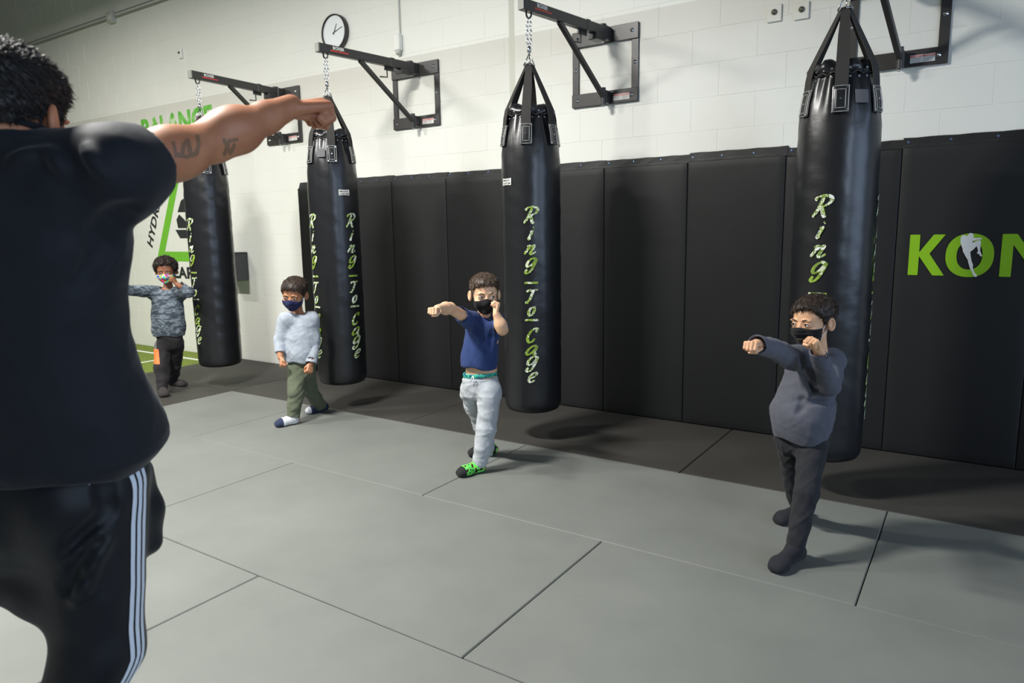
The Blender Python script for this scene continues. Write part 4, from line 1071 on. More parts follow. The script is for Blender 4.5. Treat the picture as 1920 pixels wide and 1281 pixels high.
def person(sp):
    g = sp.get
    org = (sp['root'][0], sp['root'][1], 0.0)
    root = empty('person', org, sp['label'], 'person', 'children in fighting stance')
    Cc = sp['C']; s = sp['s']; R = frame(Cc, sp['phi'], g('pitch', 0), g('tilt', 0)); RT = frame(sp['N'], sp['tphi'])
    side = RT[0]
    N = np.array(sp['N']); Pv = np.array(sp['P'])
    # ---- body, one mesh: head, arms and hands, trunk and legs
    parts = []
    hf = head_sdf(True, True); v, f = surf(hf, 0.0019, (-0.10, -0.11, -0.15), (0.10, 0.11, 0.105)); parts.append((place(v, Cc, R, s), f))
    for H in ('R', 'L'):
        sh, el, wr = sp['sh'+H], sp['el'+H], sp['wr'+H]
        a = F(0.012); fd = np.array(g('fd'+H)) if g('fd'+H) is not None else np.array(wr)-np.array(el)
        if g('bare'): a.rc(sh, el, 0.033, 0.028, k=0.02); m_ = np.array(el)*0.65+np.array(wr)*0.35; a.rc(el, m_, 0.0285, 0.031, k=0.02); a.rc(m_, wr, 0.031, 0.0205, k=0.02)
        else: m_ = np.array(el)*0.3+np.array(wr)*0.7; a.rc(m_, wr, 0.023, 0.020, k=0.02)
        fist(a, wr, fd, sp['u'+H], H, sp['hs'], g('loose'+H, 0)); v, f = surf(a, 0.0021); parts.append((v, f))
    t = F(0.02)
    t.loft(Pv-(0, 0, 0.06), N, side, [(0, 0.075, 0.055, 0, 0), (0.15, 0.084, 0.062, 0, 0), (0.35, 0.082 if not g('bare') else 0.09, 0.060 if not g('bare') else 0.068, 0, 0), (0.6, 0.086, 0.058, 0, 0), (0.85, 0.088, 0.048, 0, 0), (1.0, 0.04, 0.035, 0, 0)])
    for H in ('R', 'L'):
        if not g('bare'): t.rc(sp['sh'+H], sp['el'+H], 0.030, 0.026); t.rc(sp['el'+H], np.array(sp['el'+H])*0.3+np.array(sp['wr'+H])*0.7, 0.026, 0.02)
        t.rc(sp['hip'+H], sp['kn'+H], 0.052, 0.036); t.rc(sp['kn'+H], sp['an'+H], 0.036, 0.022)
    for H in ('R', 'L'):
        h_, to = sp['heel'+H], sp['toe'+H]
        t.rc(sp['an'+H], np.array(h_)*(1, 1, 0)+(0, 0, 0.03), 0.022, 0.022); t.rc(np.array(h_)*(1, 1, 0)+(0, 0, 0.03), (np.array(h_)*0.3+np.array(to)*0.7)*(1, 1, 0)+(0, 0, 0.022), 0.02, 0.016)
    t.rc(N-(0, 0, 0.04), np.array(Cc)+place(np.array([[0, -0.03, -0.10]]), (0, 0, 0), R, s)[0], 0.034*s, 0.032*s)
    v, f = surf(t, 0.006); parts.append((v, f))
    link('body', mesh_from('body', parts, org), sp['skin'], root)
    # ---- head pieces
    hp = dict(sp['hair']); hair('hair', root, org, Cc, R, s, **hp)
    eyes(root, org, Cc, R, s, sp['gaze'], sp['hair']['m'])
    mask(root, org, Cc, R, s, **sp['mask'])
    # ---- shirt
    sh = sp['shirt']; a = F(0.022)
    a.loft(sh['hem'], N+(0, 0, 0.004), side, sh['st'], e=2.2, wob=sh.get('wob', 0.004), rnd=0.01)
    for H in ('R', 'L'):
        S_, E_, W_ = map(lambda q: np.array(sp[q+H]), ('sh', 'el', 'wr')); r1, r2, r3 = sh['sr']
        inn = S_*0.75+np.array([N[0], N[1], S_[2]])*0.25
        if g('bare'):
            E2 = S_+(E_-S_)*sh['slen'][0 if H == 'R' else 1]
            a.rc(inn, S_, r1, r1, k=0.03); a.cone(S_, E2, r1, r2, k=0.03)
            dr = nrm(E2-S_); a.cone(E2-dr*0.035, E2+dr*0.01, r2-0.006, r2-0.004, round_a=False, op='sub', k=0.002)
        else:
            a.rc(inn, S_, r1, r1, k=0.03); a.rc(S_, E_, r1, r2, k=0.03); W2 = E_+(W_-E_)*sh.get('cuff', (0.93, 0.93))[0 if H == 'R' else 1]
            a.cone(E_, W2, r2, r3, k=0.006); dr = nrm(W2-E_); a.cone(W2-dr*0.03, W2+dr*0.01, r3-0.005, r3-0.004, round_a=False, op='sub', k=0.002)
    nd = nrm(np.array(Cc)+place(np.array([[0, -0.03, -0.08]]), (0, 0, 0), R, s)[0]-(N-(0, 0, 0.03)))
    a.cone(N-nd*0.012, N+nd*0.12, sh.get('nr', 0.047), sh.get('nr', 0.047)+0.01, round_a=False, op='sub', k=0.006)
    for (p, q, r_, k_, op) in sh.get('folds', []): a.fold(p, q, r_*0.8, op, k_)
    a.noise(wrinkle(0.0016, 95, (0.6, 0.2, 1), 0.4, sh.get('seed', 3)+7)); a.noise(wrinkle(1.7*sh.get('wa', 0.0028), sh.get('wf', 42), sh.get('wd', (0.3, 0, 1)), 0.3, sh.get('seed', 3)))
    v, f = surf(a, 0.0035); link('shirt', mesh_from('shirt', [(v, f)], org), sh['m'], root)
    # ---- trousers
    pt = sp['pants']; a = F(0.02)
    a.loft(Pv-(0, 0, 0.07), np.array(pt['waist']), side, [(0, 0.085, 0.066, 0, 0), (0.3, pt['w'], pt['w']*0.78, 0, 0), (0.7, pt['w'], pt['w']*0.76, 0, 0), (1.0, pt['w']*0.93, pt['w']*0.72, 0, 0)], rnd=0.008)
    for H in ('R', 'L'):
        h_, k_, n_ = map(lambda q: np.array(sp[q+H]), ('hip', 'kn', 'an')); r1, r2, r3 = pt['r']
        a.rc(h_, k_, r1, r2, k=0.025); mid = k_*0.45+n_*0.55; a.rc(k_, mid, r2, (r2+r3)/2+0.003, k=0.02); a.cone(mid, n_+(k_-n_)*pt.get('up', 0.0), (r2+r3)/2+0.003, r3, k=0.01)
    for (p, q, r_, k_, op) in pt.get('folds', []): a.fold(p, q, r_*0.8, op, k_)
    a.noise(wrinkle(0.0014, 110, (1, 0.4, 0.3), 0.4, pt.get('seed', 3)+7)); a.noise(wrinkle(1.5*pt.get('wa', 0.003), pt.get('wf', 48), (1, 0.4, 0.25), 0.35, pt.get('seed', 5)))
    v, f = surf(a, 0.0035); link('trousers', mesh_from('trousers', [(v, f)], org, pt.get('mf')), pt['m'], root)
    # ---- socks
    for H in ('R', 'L'):
        a = F(0.02); n_ = np.array(sp['an'+H]); k_ = np.array(sp['kn'+H]); foot(a, n_, sp['heel'+H], sp['toe'+H], sp['fs']); a.rc(n_, n_+(k_-n_)*0.28, 0.028, 0.031, k=0.02)
        v, f = surf(a, 0.0026); so = sp['sock'][H]
        link('sock', mesh_from('sock', [(v, f)], org, so.get('mf')), so['m'], root, label=so.get('label'))
    return root, org, R, RT
M_brown = hairmat('dark_brown_hair', (34, 25, 19), (70, 53, 41)); M_mid = hairmat('brown_hair', (44, 33, 25), (92, 72, 54)); M_blk = hairmat('black_hair', (17, 15, 15), (38, 33, 30))
SK1 = skin('skin_warm', (206, 158, 122), (224, 178, 140)); SK2 = skin('skin_light', (214, 168, 134), (230, 188, 152)); SK3 = skin('skin_brown', (128, 80, 56), (150, 98, 70)); SK4 = skin('skin_tan', (172, 118, 86), (190, 134, 98))
M_bmask = cloth('black_mask_cloth', (24, 24, 26), fold=0.1); M_nmask = cloth('navy_mask_cloth', (32, 36, 74), fold=0.1); M_loopw = mat('white_elastic', (226, 226, 232), 0.7); M_loopb = mat('black_elastic', (20, 20, 20), 0.7)

# ------------------------------------------------------------------ boy in dark grey, nearest
def k_up(z): return (0, 0, z)
R4 = (-0.587, 3.071, 0.188)
person(dict(root=R4, label='small boy in dark grey long sleeves and black mask punching beside the nearest bag',
    C=(-0.564, 3.087, 0.968), phi=38, pitch=2, tilt=-2, s=1.0, N=(-0.556, 3.116, 0.828), tphi=30, P=(-0.580, 3.100, 0.472), gaze=(0.10, -0.02), hs=0.118,
    shR=(-0.610, 2.960, 0.832), elR=(-0.640, 2.771, 0.893), wrR=(-0.657, 2.568, 0.940), uR=(0, 0, 1),
    shL=(-0.505, 3.222, 0.787), elL=(-0.474, 3.003, 0.722), wrL=(-0.502, 2.875, 0.889), fdL=nrm(np.array((-0.521, 2.827, 0.946))-np.array((-0.502, 2.875, 0.889))), uL=tuple(np.array((-0.482, 3.046, 0.897))-np.array((-0.541, 2.934, 0.898))),
    hipR=(-0.634, 3.100, 0.447), knR=(-0.625, 3.178, 0.231), anR=(-0.624, 3.335, 0.045), heelR=(-0.614, 3.390, -0.002), toeR=(-0.700, 3.212, 0.028),
    hipL=(-0.539, 3.079, 0.455), knL=(-0.531, 2.940, 0.279), anL=(-0.547, 2.857, 0.065), heelL=(-0.544, 2.932, 0.005), toeL=(-0.598, 2.728, 0.020), fs=1.08,
    skin=SK1, hair=dict(m=M_brown, thick=0.012, side=0.006, dz=0.008, slen=0.020, comb=(0.1, 0.9, -0.5), seed=4, fringe=0.012, rad=0.0009, strands=4500),
    mask=dict(m=M_bmask, mloop=M_loopw, flat=True, low=-0.104, thick_loop=0.0022),
    shirt=dict(m=cloth('dark_grey_jersey', (84, 86, 96), fold=0.35, fscale=12, dist=0.008), hem=(-0.593, 3.092, 0.453), seed=8, wa=0.0032, wf=36, wd=(0.2, 0.1, 1),
        st=[(0, 0.106, 0.094, 0, 0.0), (0.12, 0.119, 0.104, 0.0, 0.01), (0.3, 0.136, 0.115, 0.006, 0.012), (0.5, 0.124, 0.098, 0.0, 0.01), (0.72, 0.112, 0.084, 0, 0), (0.86, 0.112, 0.068, 0, 0), (0.94, 0.085, 0.055, 0, 0), (1.0, 0.052, 0.045, 0, 0)],
        sr=(0.050, 0.042, 0.035), cuff=(1.0, 0.97), nr=0.044,
        folds=[((-0.591, 2.877, 0.845), (-0.584, 2.953, 0.617), 0.020, 0.016, 'sub'), ((-0.570, 2.914, 0.841), (-0.540, 3.007, 0.667), 0.018, 0.016, 'sub'), ((-0.612, 2.886, 0.824), (-0.626, 2.925, 0.674), 0.016, 0.016, 'sub'), ((-0.579, 2.885, 0.853), (-0.561, 2.969, 0.661), 0.011, 0.012, 'add'), ((-0.500, 3.106, 0.651), (-0.593, 2.959, 0.603), 0.010, 0.015, 'sub')]),
    pants=dict(m=cloth('black_leggings', (38, 39, 43), fold=0.3, fscale=14, dist=0.006), waist=(-0.586, 3.096, 0.514), w=0.098, r=(0.062, 0.048, 0.036), wa=0.0040, wf=70, up=0.0, seed=2),
    sock={H: dict(m=cloth('dark_sock', (34, 35, 40), fold=0.1, dist=0.003)) for H in 'RL'}))

# ------------------------------------------------------------------ boy in the navy T-shirt
def sock_green():
    s = NT('green_black_socks'); br = s.n.new('ShaderNodeTexVoronoi'); br.inputs['Scale'].default_value = 42; s.link(s.tc.outputs['Object'], br.inputs['Vector'])
    c = s.ramp(br.outputs['Distance'], [(0, lin((18, 22, 20))), (0.20, lin((84, 214, 90))), (0.52, lin((150, 214, 74))), (0.60, lin((18, 22, 20)))], 'CONSTANT'); s.link(c, s.b.inputs['Base Color']); s.b.inputs['Roughness'].default_value = 0.9; return s.m
M_sg = sock_green(); M_sb = cloth('black_sock_toe', (34, 34, 36), fold=0.05)
def toe_fn(toe, heel, L, sole=0.012):
    toe = np.array(toe); heel = np.array(heel); d = nrm((toe-heel)*np.array([1, 1, 0])); tip = toe
    def fn(c): return (((tip-c)@d < L) | (c[:, 2] < sole)).astype(int)
    return fn
t3R, h3R = (-2.520, 3.271, -0.012), (-2.408, 3.394, -0.021); t3L, h3L = (-2.351, 2.951, 0.011), (-2.296, 3.108, 0.004)
root3, org3, _, RT3 = person(dict(root=(-2.353, 3.155, 0.019), label='small boy in navy T-shirt, light grey sweatpants and green socks, arm out',
    C=(-2.313, 3.193, 1.006), phi=-7, pitch=3, s=1.07, N=(-2.325, 3.197, 0.878), tphi=14, P=(-2.351, 3.180, 0.474), gaze=(-0.42, 0.02), hs=0.122, bare=True,
    shR=(-2.351, 3.096, 0.870), elR=(-2.338, 2.912, 0.955), wrR=(-2.291, 2.751, 0.971), uR=(0, 0, 1),
    shL=(-2.283, 3.261, 0.843), elL=(-2.131, 3.098, 0.830), wrL=(-2.150, 3.073, 0.913), fdL=nrm(np.array((-2.151, 3.097, 0.980))-np.array((-2.150, 3.073, 0.913))), uL=tuple(np.array((-2.132, 3.145, 0.964))-np.array((-2.192, 3.105, 0.966))), looseL=0.6,
    hipR=(-2.422, 3.192, 0.432), knR=(-2.424, 3.287, 0.216), anR=(-2.434, 3.365, 0.017), heelR=h3R, toeR=t3R,
    hipL=(-2.276, 3.170, 0.454), knL=(-2.274, 3.123, 0.247), anL=(-2.299, 3.082, 0.037), heelL=h3L, toeL=t3L, fs=1.1,
    skin=SK2, hair=dict(m=M_mid, thick=0.012, side=0.0025, dz=0.002, slen=0.018, comb=(0.1, 0.9, -0.4), seed=9, rad=0.0009, fringe=0.004),
    mask=dict(m=M_bmask, mloop=M_loopb, low=-0.098),
    shirt=dict(m=cloth('navy_tshirt', (44, 62, 108), fold=0.35, fscale=12, dist=0.008), hem=(-2.348, 3.170, 0.586), seed=12, wa=0.0028, wf=34,
        st=[(0, 0.105, 0.080, 0, 0), (0.2, 0.108, 0.084, 0, 0.0), (0.5, 0.102, 0.078, 0, 0), (0.75, 0.10, 0.070, 0, 0), (0.88, 0.10, 0.06, 0, 0), (0.95, 0.08, 0.05, 0, 0), (1.0, 0.052, 0.042, 0, 0)],
        sr=(0.048, 0.044, 0.04), slen=(0.55, 0.78), nr=0.044,
        folds=[((-2.229, 3.153, 0.835), (-2.254, 3.148, 0.705), 0.008, 0.02, 'sub'), ((-2.298, 3.083, 0.857), (-2.280, 3.119, 0.752), 0.007, 0.02, 'sub')]),
    pants=dict(m=cloth('light_grey_sweatpants', (172, 177, 182), fold=0.4, fscale=14, dist=0.008), waist=(-2.349, 3.181, 0.540), w=0.106, r=(0.072, 0.056, 0.043), wa=0.005, wf=46, up=-0.02, seed=6),
    sock={'R': dict(m=[M_sg, M_sb], mf=toe_fn(t3R, h3R, 0.05)), 'L': dict(m=[M_sg, M_sb], mf=toe_fn(t3L, h3L, 0.036, 0.009))}))
# belly, underwear band and waistband of the navy T-shirt boy
def band(name, root, org, ctr, RT, w_, d_, z0, z1, m, tilt=0.0):
    vs = []; n = 40
    for (zz, k) in ((z0, 0.97), (z0+0.003, 1.0), (z1-0.003, 1.0), (z1, 0.97), (z1, 0.90)):
        for q in range(n):
            a = 2*PI*q/n; p = RT[0]*math.cos(a)*w_*k+RT[1]*math.sin(a)*d_*k+np.array([0, 0, zz+tilt*math.cos(a)]); vs.append(tuple(np.array(ctr)+p-np.array(org)))
    fs = [(i*n+q, i*n+(q+1) % n, (i+1)*n+(q+1) % n, (i+1)*n+q) for i in range(4) for q in range(n)]
    b = MB(); b.add(vs, fs); return b.build(name, m, root, smooth=True)
def undies():
    s = NT('teal_patterned_band'); c = s.ramp(s.noise(75, 2), [(0, lin((26, 52, 110))), (0.44, lin((40, 166, 148))), (0.6, lin((70, 190, 110)))], 'CONSTANT'); s.link(c, s.b.inputs['Base Color']); return s.m
band('underwear_band', root3, org3, (-2.349, 3.181, 0.546), RT3, 0.0995, 0.0775, -0.010, 0.014, undies(), -0.006)
band('waistband', root3, org3, (-2.350, 3.181, 0.524), RT3, 0.104, 0.081, -0.030, 0.004, cloth('grey_ribbed_waistband', (166, 171, 176), fold=0.1, weave=300), -0.006)
b = MB(); o_ = np.array((-2.328, 3.087, 0.556))-np.array(org3); b.tube([tuple(o_+(0, 0, 0.0)), tuple(o_+(0.006, 0.0, -0.02)), tuple(o_+(0.002, -0.002, -0.04))], 0.0025, 6); b.tube([tuple(o_+(0, 0, 0.0)), tuple(o_+(-0.010, -0.004, -0.018)), tuple(o_+(-0.014, -0.006, -0.034))], 0.0025, 6); b.build('drawstring', M_loopw, root3, smooth=True)

# ------------------------------------------------------------------ boy in the pale grey shirt, walking
M_sw = cloth('white_sock', (216, 218, 222), fold=0.1); M_sn = cloth('navy_sock', (44, 52, 78), fold=0.1)
t2R, h2R = (-4.095, 3.085, -0.009), (-4.050, 3.235, -0.012); t2L, h2L = (-4.198, 3.449, -0.006), (-4.148, 3.603, -0.018)
person(dict(root=(-4.099, 3.299, 0.035), label='small boy in pale grey long sleeves and olive trousers stepping forward, arms hanging',
    C=(-4.077, 3.314, 0.929), phi=22, pitch=12, tilt=5, s=1.09, N=(-4.069, 3.343, 0.785), tphi=12, P=(-4.093, 3.351, 0.385), gaze=(0.1, -0.1), hs=0.122,
    shR=(-4.121, 3.260, 0.749), elR=(-4.168, 3.229, 0.603), wrR=(-4.118, 3.190, 0.485), uR=tuple(np.array((-4.166, 3.109, 0.497))-np.array((-4.118, 3.190, 0.485))), looseR=0.5,
    shL=(-4.035, 3.414, 0.747), elL=(-4.005, 3.410, 0.581), wrL=(-3.972, 3.335, 0.431), uL=tuple(np.array((-3.822, 3.340, 0.483))-np.array((-3.972, 3.335, 0.435))), looseL=0.5,
    hipR=(-4.094, 3.302, 0.378), knR=(-4.049, 3.248, 0.220), anR=(-4.053, 3.209, 0.050), heelR=h2R, toeR=t2R,
    hipL=(-4.100, 3.394, 0.361), knL=(-4.120, 3.429, 0.207), anL=(-4.148, 3.555, 0.040), heelL=h2L, toeL=t2L, fs=1.1,
    skin=SK4, hair=dict(m=M_brown, thick=0.014, side=0.006, slen=0.02, comb=(0.1, 0.9, -0.5), seed=14, rad=0.0011, strands=3000),
    mask=dict(m=M_nmask, mloop=M_loopw, low=-0.096, thick_loop=0.003),
    shirt=dict(m=cloth('pale_grey_jersey', (164, 172, 182), fold=0.4, fscale=11, dist=0.009), hem=(-4.087, 3.331, 0.437), seed=21, wa=0.004, wf=32,
        st=[(0, 0.105, 0.088, 0, 0.0), (0.15, 0.116, 0.096, 0, 0.0), (0.4, 0.120, 0.094, 0, 0), (0.7, 0.116, 0.08, 0, 0), (0.86, 0.11, 0.066, 0, 0), (0.95, 0.085, 0.052, 0, 0), (1.0, 0.054, 0.045, 0, 0)],
        sr=(0.052, 0.046, 0.040), cuff=(0.97, 0.97), nr=0.048,
        folds=[]),
    pants=dict(m=cloth('olive_trousers', (92, 98, 80), fold=0.6, fscale=13, dist=0.012), waist=(-4.080, 3.347, 0.474), w=0.098, r=(0.068, 0.058, 0.048), wa=0.0055, wf=44, up=0.02, seed=16),
    sock={'R': dict(m=[M_sw, M_sn], mf=toe_fn(t2R, h2R, 0.05, 0.008), label='white sock with navy toe'), 'L': dict(m=[M_sn, M_sw], mf=toe_fn(t2L, h2L, 0.03, 0.0), label='navy sock with white toe')}))

# ------------------------------------------------------------------ boy in the grey camouflage sweater, far left
def camo():
    s = NT('grey_camouflage'); n = s.noise(1, 2, s.coord((13, 13, 34)), 0.5)
    c = s.ramp(n, [(0, lin((58, 66, 76))), (0.43, lin((86, 96, 106))), (0.50, lin((118, 128, 136))), (0.57, lin((70, 80, 90)))], 'CONSTANT'); s.link(c, s.b.inputs['Base Color'])
    s.b.inputs['Roughness'].default_value = 0.9; s.bump(s.noise(14, 3), 0.4, 0.01); return s.m
def dots():
    s = NT('colourful_dotted_cloth'); v = s.n.new('ShaderNodeTexVoronoi'); v.inputs['Scale'].default_value = 62; s.link(s.tc.outputs['Object'], v.inputs['Vector'])
    hs = s.n.new('ShaderNodeHueSaturation'); hs.inputs['Saturation'].default_value = 1.5; hs.inputs['Value'].default_value = 1.0; s.link(v.outputs['Color'], hs.inputs['Color'])
    s.link(hs.outputs[0], s.b.inputs['Base Color']); s.b.inputs['Roughness'].default_value = 0.8; return s.m
M_or = mat('orange_patch', (250, 120, 60), 0.7); M_gs = mat('grey_side_panel', (104, 102, 104), 0.85)
lx1 = (-5.804, 3.218, 0.345)
_rg = (-5.885, 3.404, 0.346)
def pants1(c):
    # side panel on his right leg and an orange knee patch
    rgt = np.array([_rg[1], -_rg[0], 0])/math.hypot(_rg[0], _rg[1]); q = (c-np.array((-5.860, 3.301, 0.327)))@rgt
    out = np.zeros(len(c), int); m = q < -0.030; out[m] = 2
    zt_, zb_ = (-5.898, 3.275, 0.384)[2], (-5.908, 3.269, 0.262)[2]
    out[(q < -0.016) & (c[:, 2] < zt_) & (c[:, 2] > zb_)] = 1; out[(c[:, 2] <= zb_)] = 0
    return out
person(dict(root=(-5.927, 3.377, 0.059), label='small curly-haired boy in a grey camouflage sweater and black trousers at the far left',
    C=(-5.865, 3.418, 1.056), phi=10, pitch=6, s=1.04, N=(-5.888, 3.426, 0.903), tphi=0, P=(-5.905, 3.415, 0.438), gaze=(0.1, -0.05), hs=0.122,
    shR=(-5.960, 3.354, 0.873), elR=(-5.955, 3.178, 0.902), wrR=(-5.919, 3.045, 0.918), uR=(0, 0, 1),
    shL=(-5.814, 3.500, 0.857), elL=(-5.564, 3.426, 0.882), wrL=(-5.622, 3.363, 0.952), fdL=nrm(np.array((-5.648, 3.346, 1.011))-np.array((-5.622, 3.363, 0.952))), uL=tuple(np.array((-5.549, 3.388, 1.033))-np.array((-5.627, 3.336, 0.990))), looseL=0.6,
    hipR=(-5.940, 3.368, 0.395), knR=(-5.885, 3.308, 0.210), anR=(-5.833, 3.271, 0.043), heelR=(-5.882, 3.286, 0.005), toeR=(-5.687, 3.200, -0.010),
    hipL=(-5.900, 3.467, 0.383), knL=(-6.002, 3.495, 0.195), anL=(-6.110, 3.518, 0.031), heelL=(-6.132, 3.528, -0.003), toeL=(-5.933, 3.541, -0.008), fs=1.1,
    skin=SK3, hair=dict(m=hairmat('dark_curly_hair', (26, 19, 15), (58, 43, 33)), thick=0.020, side=0.013, dz=0.006, curl=0.007, slen=0.018, seed=23, strands=4500, rad=0.0016, h=0.0032),
    mask=dict(m=dots(), mloop=M_loopb, low=-0.092),
    shirt=dict(m=camo(), hem=(-5.905, 3.415, 0.485), seed=31, wa=0.004, wf=30,
        st=[(0, 0.128, 0.096, 0, 0), (0.15, 0.140, 0.102, 0, 0), (0.5, 0.136, 0.096, 0, 0), (0.75, 0.125, 0.08, 0, 0), (0.88, 0.115, 0.068, 0, 0), (0.95, 0.09, 0.052, 0, 0), (1.0, 0.056, 0.046, 0, 0)],
        sr=(0.056, 0.050, 0.042), cuff=(0.95, 0.92), nr=0.048),
    pants=dict(m=[cloth('black_joggers', (40, 38, 40), fold=0.4, dist=0.01), M_or, M_gs], mf=pants1, waist=(-5.897, 3.421, 0.542), w=0.108, r=(0.070, 0.058, 0.044), wa=0.005, wf=40, up=0.0, seed=26),
    sock={H: dict(m=cloth('grey_black_sock', (52, 48, 48), fold=0.1)) for H in 'RL'}))

# ------------------------------------------------------------------ the man in front, seen from behind
def adult():
    orgA = ((-1.762, 0.651, 0.696)[0], (-1.762, 0.651, 0.696)[1], 0.0); org = orgA
    root = empty('person', org, 'man seen from behind in black T-shirt and white-striped track pants, arm punching out', 'person')
    Cc = (-1.625, 0.658, 1.596); s = 1.2; R = frame(Cc, -146, 5, 0); N = np.array((-1.612, 0.643, 1.550)); RT = frame(N, -148); side = RT[0]
    shR, elR, wrR = (-1.437, 0.759, 1.494), (-1.481, 1.007, 1.575), (-1.476, 1.227, 1.678)
    shL = (-2.021, 0.598, 1.527); elL = (-2.330, 0.608, 1.403); wrL = (-2.334, 0.750, 1.529)
    parts = []
    v, f = surf(head_sdf(True, True, True), 0.0019, (-0.10, -0.11, -0.15), (0.10, 0.11, 0.105)); parts.append((place(v, Cc, R, s), f))
    a = F(0.02); A, B, W_ = map(np.array, (shR, elR, wrR))
    upv = np.array([0, 0, 1.0])
    a.rc(A, A*0.5+B*0.5, 0.056, 0.055, k=0.03); a.rc(A*0.5+B*0.5, B, 0.052, 0.043, k=0.03)
    a.rc(B, B*0.72+W_*0.28, 0.043, 0.047, k=0.03); a.rc(B*0.72+W_*0.28, B*0.35+W_*0.65, 0.047, 0.036, k=0.03); a.rc(B*0.35+W_*0.65, W_, 0.037, 0.029, k=0.02)
    a.el(B*0.80+W_*0.20+upv*0.012, (0.05, 0.05, 0.036), k=0.04); a.el(A*0.35+B*0.65-upv*0.008, (0.045, 0.045, 0.042), k=0.03)
    a.rc((-1.399, 0.941, 1.593), (-1.401, 0.988, 1.590), 0.006, 0.003, k=0.02, op='sub')
    fist(a, W_, np.array((-1.459, 1.334, 1.706))-np.array(W_)+np.array([0, 0, -0.01]), (0.15, -0.1, 1), 'R', 0.195)
    v, f = surf(a, 0.0026); parts.append((v, f))
    t = F(0.03)
    t.loft((-1.749, 0.660, 0.824), N-(0, 0, 0.05), side, [(0, 0.15, 0.11, 0, 0), (0.3, 0.15, 0.10, 0, 0), (0.7, 0.165, 0.10, 0, 0), (0.9, 0.13, 0.07, 0, 0), (1.0, 0.05, 0.05, 0, 0)])
    t.rc(N-(0, 0, 0.03), np.array(Cc)+place(np.array([[0, -0.03, -0.09]]), (0, 0, 0), R, s)[0], 0.06, 0.054)
    t.rc(shL, elL, 0.055, 0.042); t.rc(elL, wrL, 0.042, 0.028)
    hipR, knR, anR = np.array((-1.650, 0.738, 0.811)), np.array((-1.639, 0.709, 0.415)), None
    hipL, knL = np.array((-1.974, 0.606, 0.791)), np.array((-2.184, 0.513, 0.342))
    anR = np.array([knR[0]-0.05, knR[1]-0.16, 0.10]); anL = np.array([knL[0]-0.26, knL[1]-0.17, 0.10])
    t.rc(hipR, knR, 0.085, 0.055); t.rc(knR, anR, 0.055, 0.038); t.rc(hipL, knL, 0.085, 0.055); t.rc(knL, anL, 0.055, 0.038)
    v, f = surf(t, 0.009); parts.append((v, f))
    a = F(0.01); fist(a, wrL, np.array((-2.298, 0.822, 1.643))-np.array(wrL), (0, 1, 0.2), 'L', 0.19); v, f = surf(a, 0.003); parts.append((v, f))
    # tattoos: ink lines on the arm as their own colour of skin
    lines = [[(-1.315, 0.805, 1.539), (-1.312, 0.807, 1.517), (-1.312, 0.819, 1.516), (-1.317, 0.828, 1.539)], [(-1.317, 0.828, 1.539), (-1.310, 0.833, 1.547), (-1.308, 0.834, 1.524), (-1.307, 0.846, 1.520), (-1.311, 0.856, 1.541), (-1.312, 0.855, 1.557)], [(-1.313, 0.807, 1.515), (-1.305, 0.824, 1.514), (-1.300, 0.839, 1.519)],
             [(-1.366, 0.952, 1.563), (-1.361, 0.955, 1.548), (-1.356, 0.958, 1.534), (-1.365, 0.976, 1.554)], [(-1.367, 0.951, 1.532), (-1.365, 0.964, 1.562), (-1.360, 0.979, 1.565)]]
    cam0 = np.array([0, 0, 1.365])
    def ink(c):
        out = np.zeros(len(c), int); m = np.linalg.norm(c-np.array(A)*0.3-np.array(B)*0.7, axis=1) < 0.25; Q = c[m]
        best = np.full(len(Q), 9.0)
        ax_ = nrm(B-A)
        for ln in lines:
            for i in range(len(ln)-1):
                # distance measured across the skin: to the plane sheet standing on the stroke
                p0, p1 = np.array(ln[i]), np.array(ln[i+1]); nn = nrm((p0+p1)/2-cam0); d01 = p1-p0
                q = Q-p0; q = q-np.outer(q@nn, nn); d_ = d01-nn*(d01@nn); t_ = np.clip((q@d_)/(d_@d_+1e-9), 0, 1)
                dist = np.linalg.norm(q-np.outer(t_, d_), axis=1); best = np.minimum(best, dist)
        vis = ((Q-np.array(A))@nrm(np.cross(ax_, upv))) > -0.005
        out[np.nonzero(m)[0]] = ((best < 0.0042) & vis).astype(int); return out
    me = mesh_from('body', parts, org, ink); link('body', me, [skin('skin_man', (166, 108, 78), (184, 126, 92)), skin('tattooed_skin', (120, 88, 66), (132, 100, 76))], root)
    hair('hair', root, org, Cc, R, s, m=M_blk, thick=0.017, side=0.004, line='adult', curl=0.0015, strands=11000, slen=0.016, seed=5, adult=True, rad=0.0006, h=0.0026)
    eyes(root, org, Cc, R, s, (0, 0), M_blk)
    mask(root, org, Cc, R, s, M_bmask, M_loopb, adult=True, thick_loop=0.0022)
    # T-shirt
    hem = np.array((-1.722, 0.654, 0.870)); a = F(0.03)
    a.loft(hem, N+(0, 0, 0.02), side, [(0, 0.235, 0.165, 0.005, 0.02), (0.06, 0.262, 0.185, 0.012, 0.03), (0.14, 0.262, 0.180, 0.010, 0.03), (0.3, 0.232, 0.155, 0.0, 0.01), (0.55, 0.213, 0.14, 0, 0), (0.75, 0.222, 0.135, 0, 0), (0.88, 0.20, 0.115, 0, 0), (0.95, 0.13, 0.09, 0, 0), (1.0, 0.075, 0.075, 0, 0)], e=2.25, wob=0.006, rnd=0.012)
    E2 = A+(B-A)*0.25; S0 = A*0.6+np.array([N[0], N[1], A[2]])*0.4
    a.rc(N+side*0.05-(0, 0, 0.040), A+(0, 0, 0.022), 0.058, 0.060, k=0.05); a.rc(S0-(0, 0, 0.03), A-(0, 0, 0.01), 0.085, 0.082, k=0.05); a.cone(A-(0, 0, 0.004), E2, 0.080, 0.0735, k=0.04)
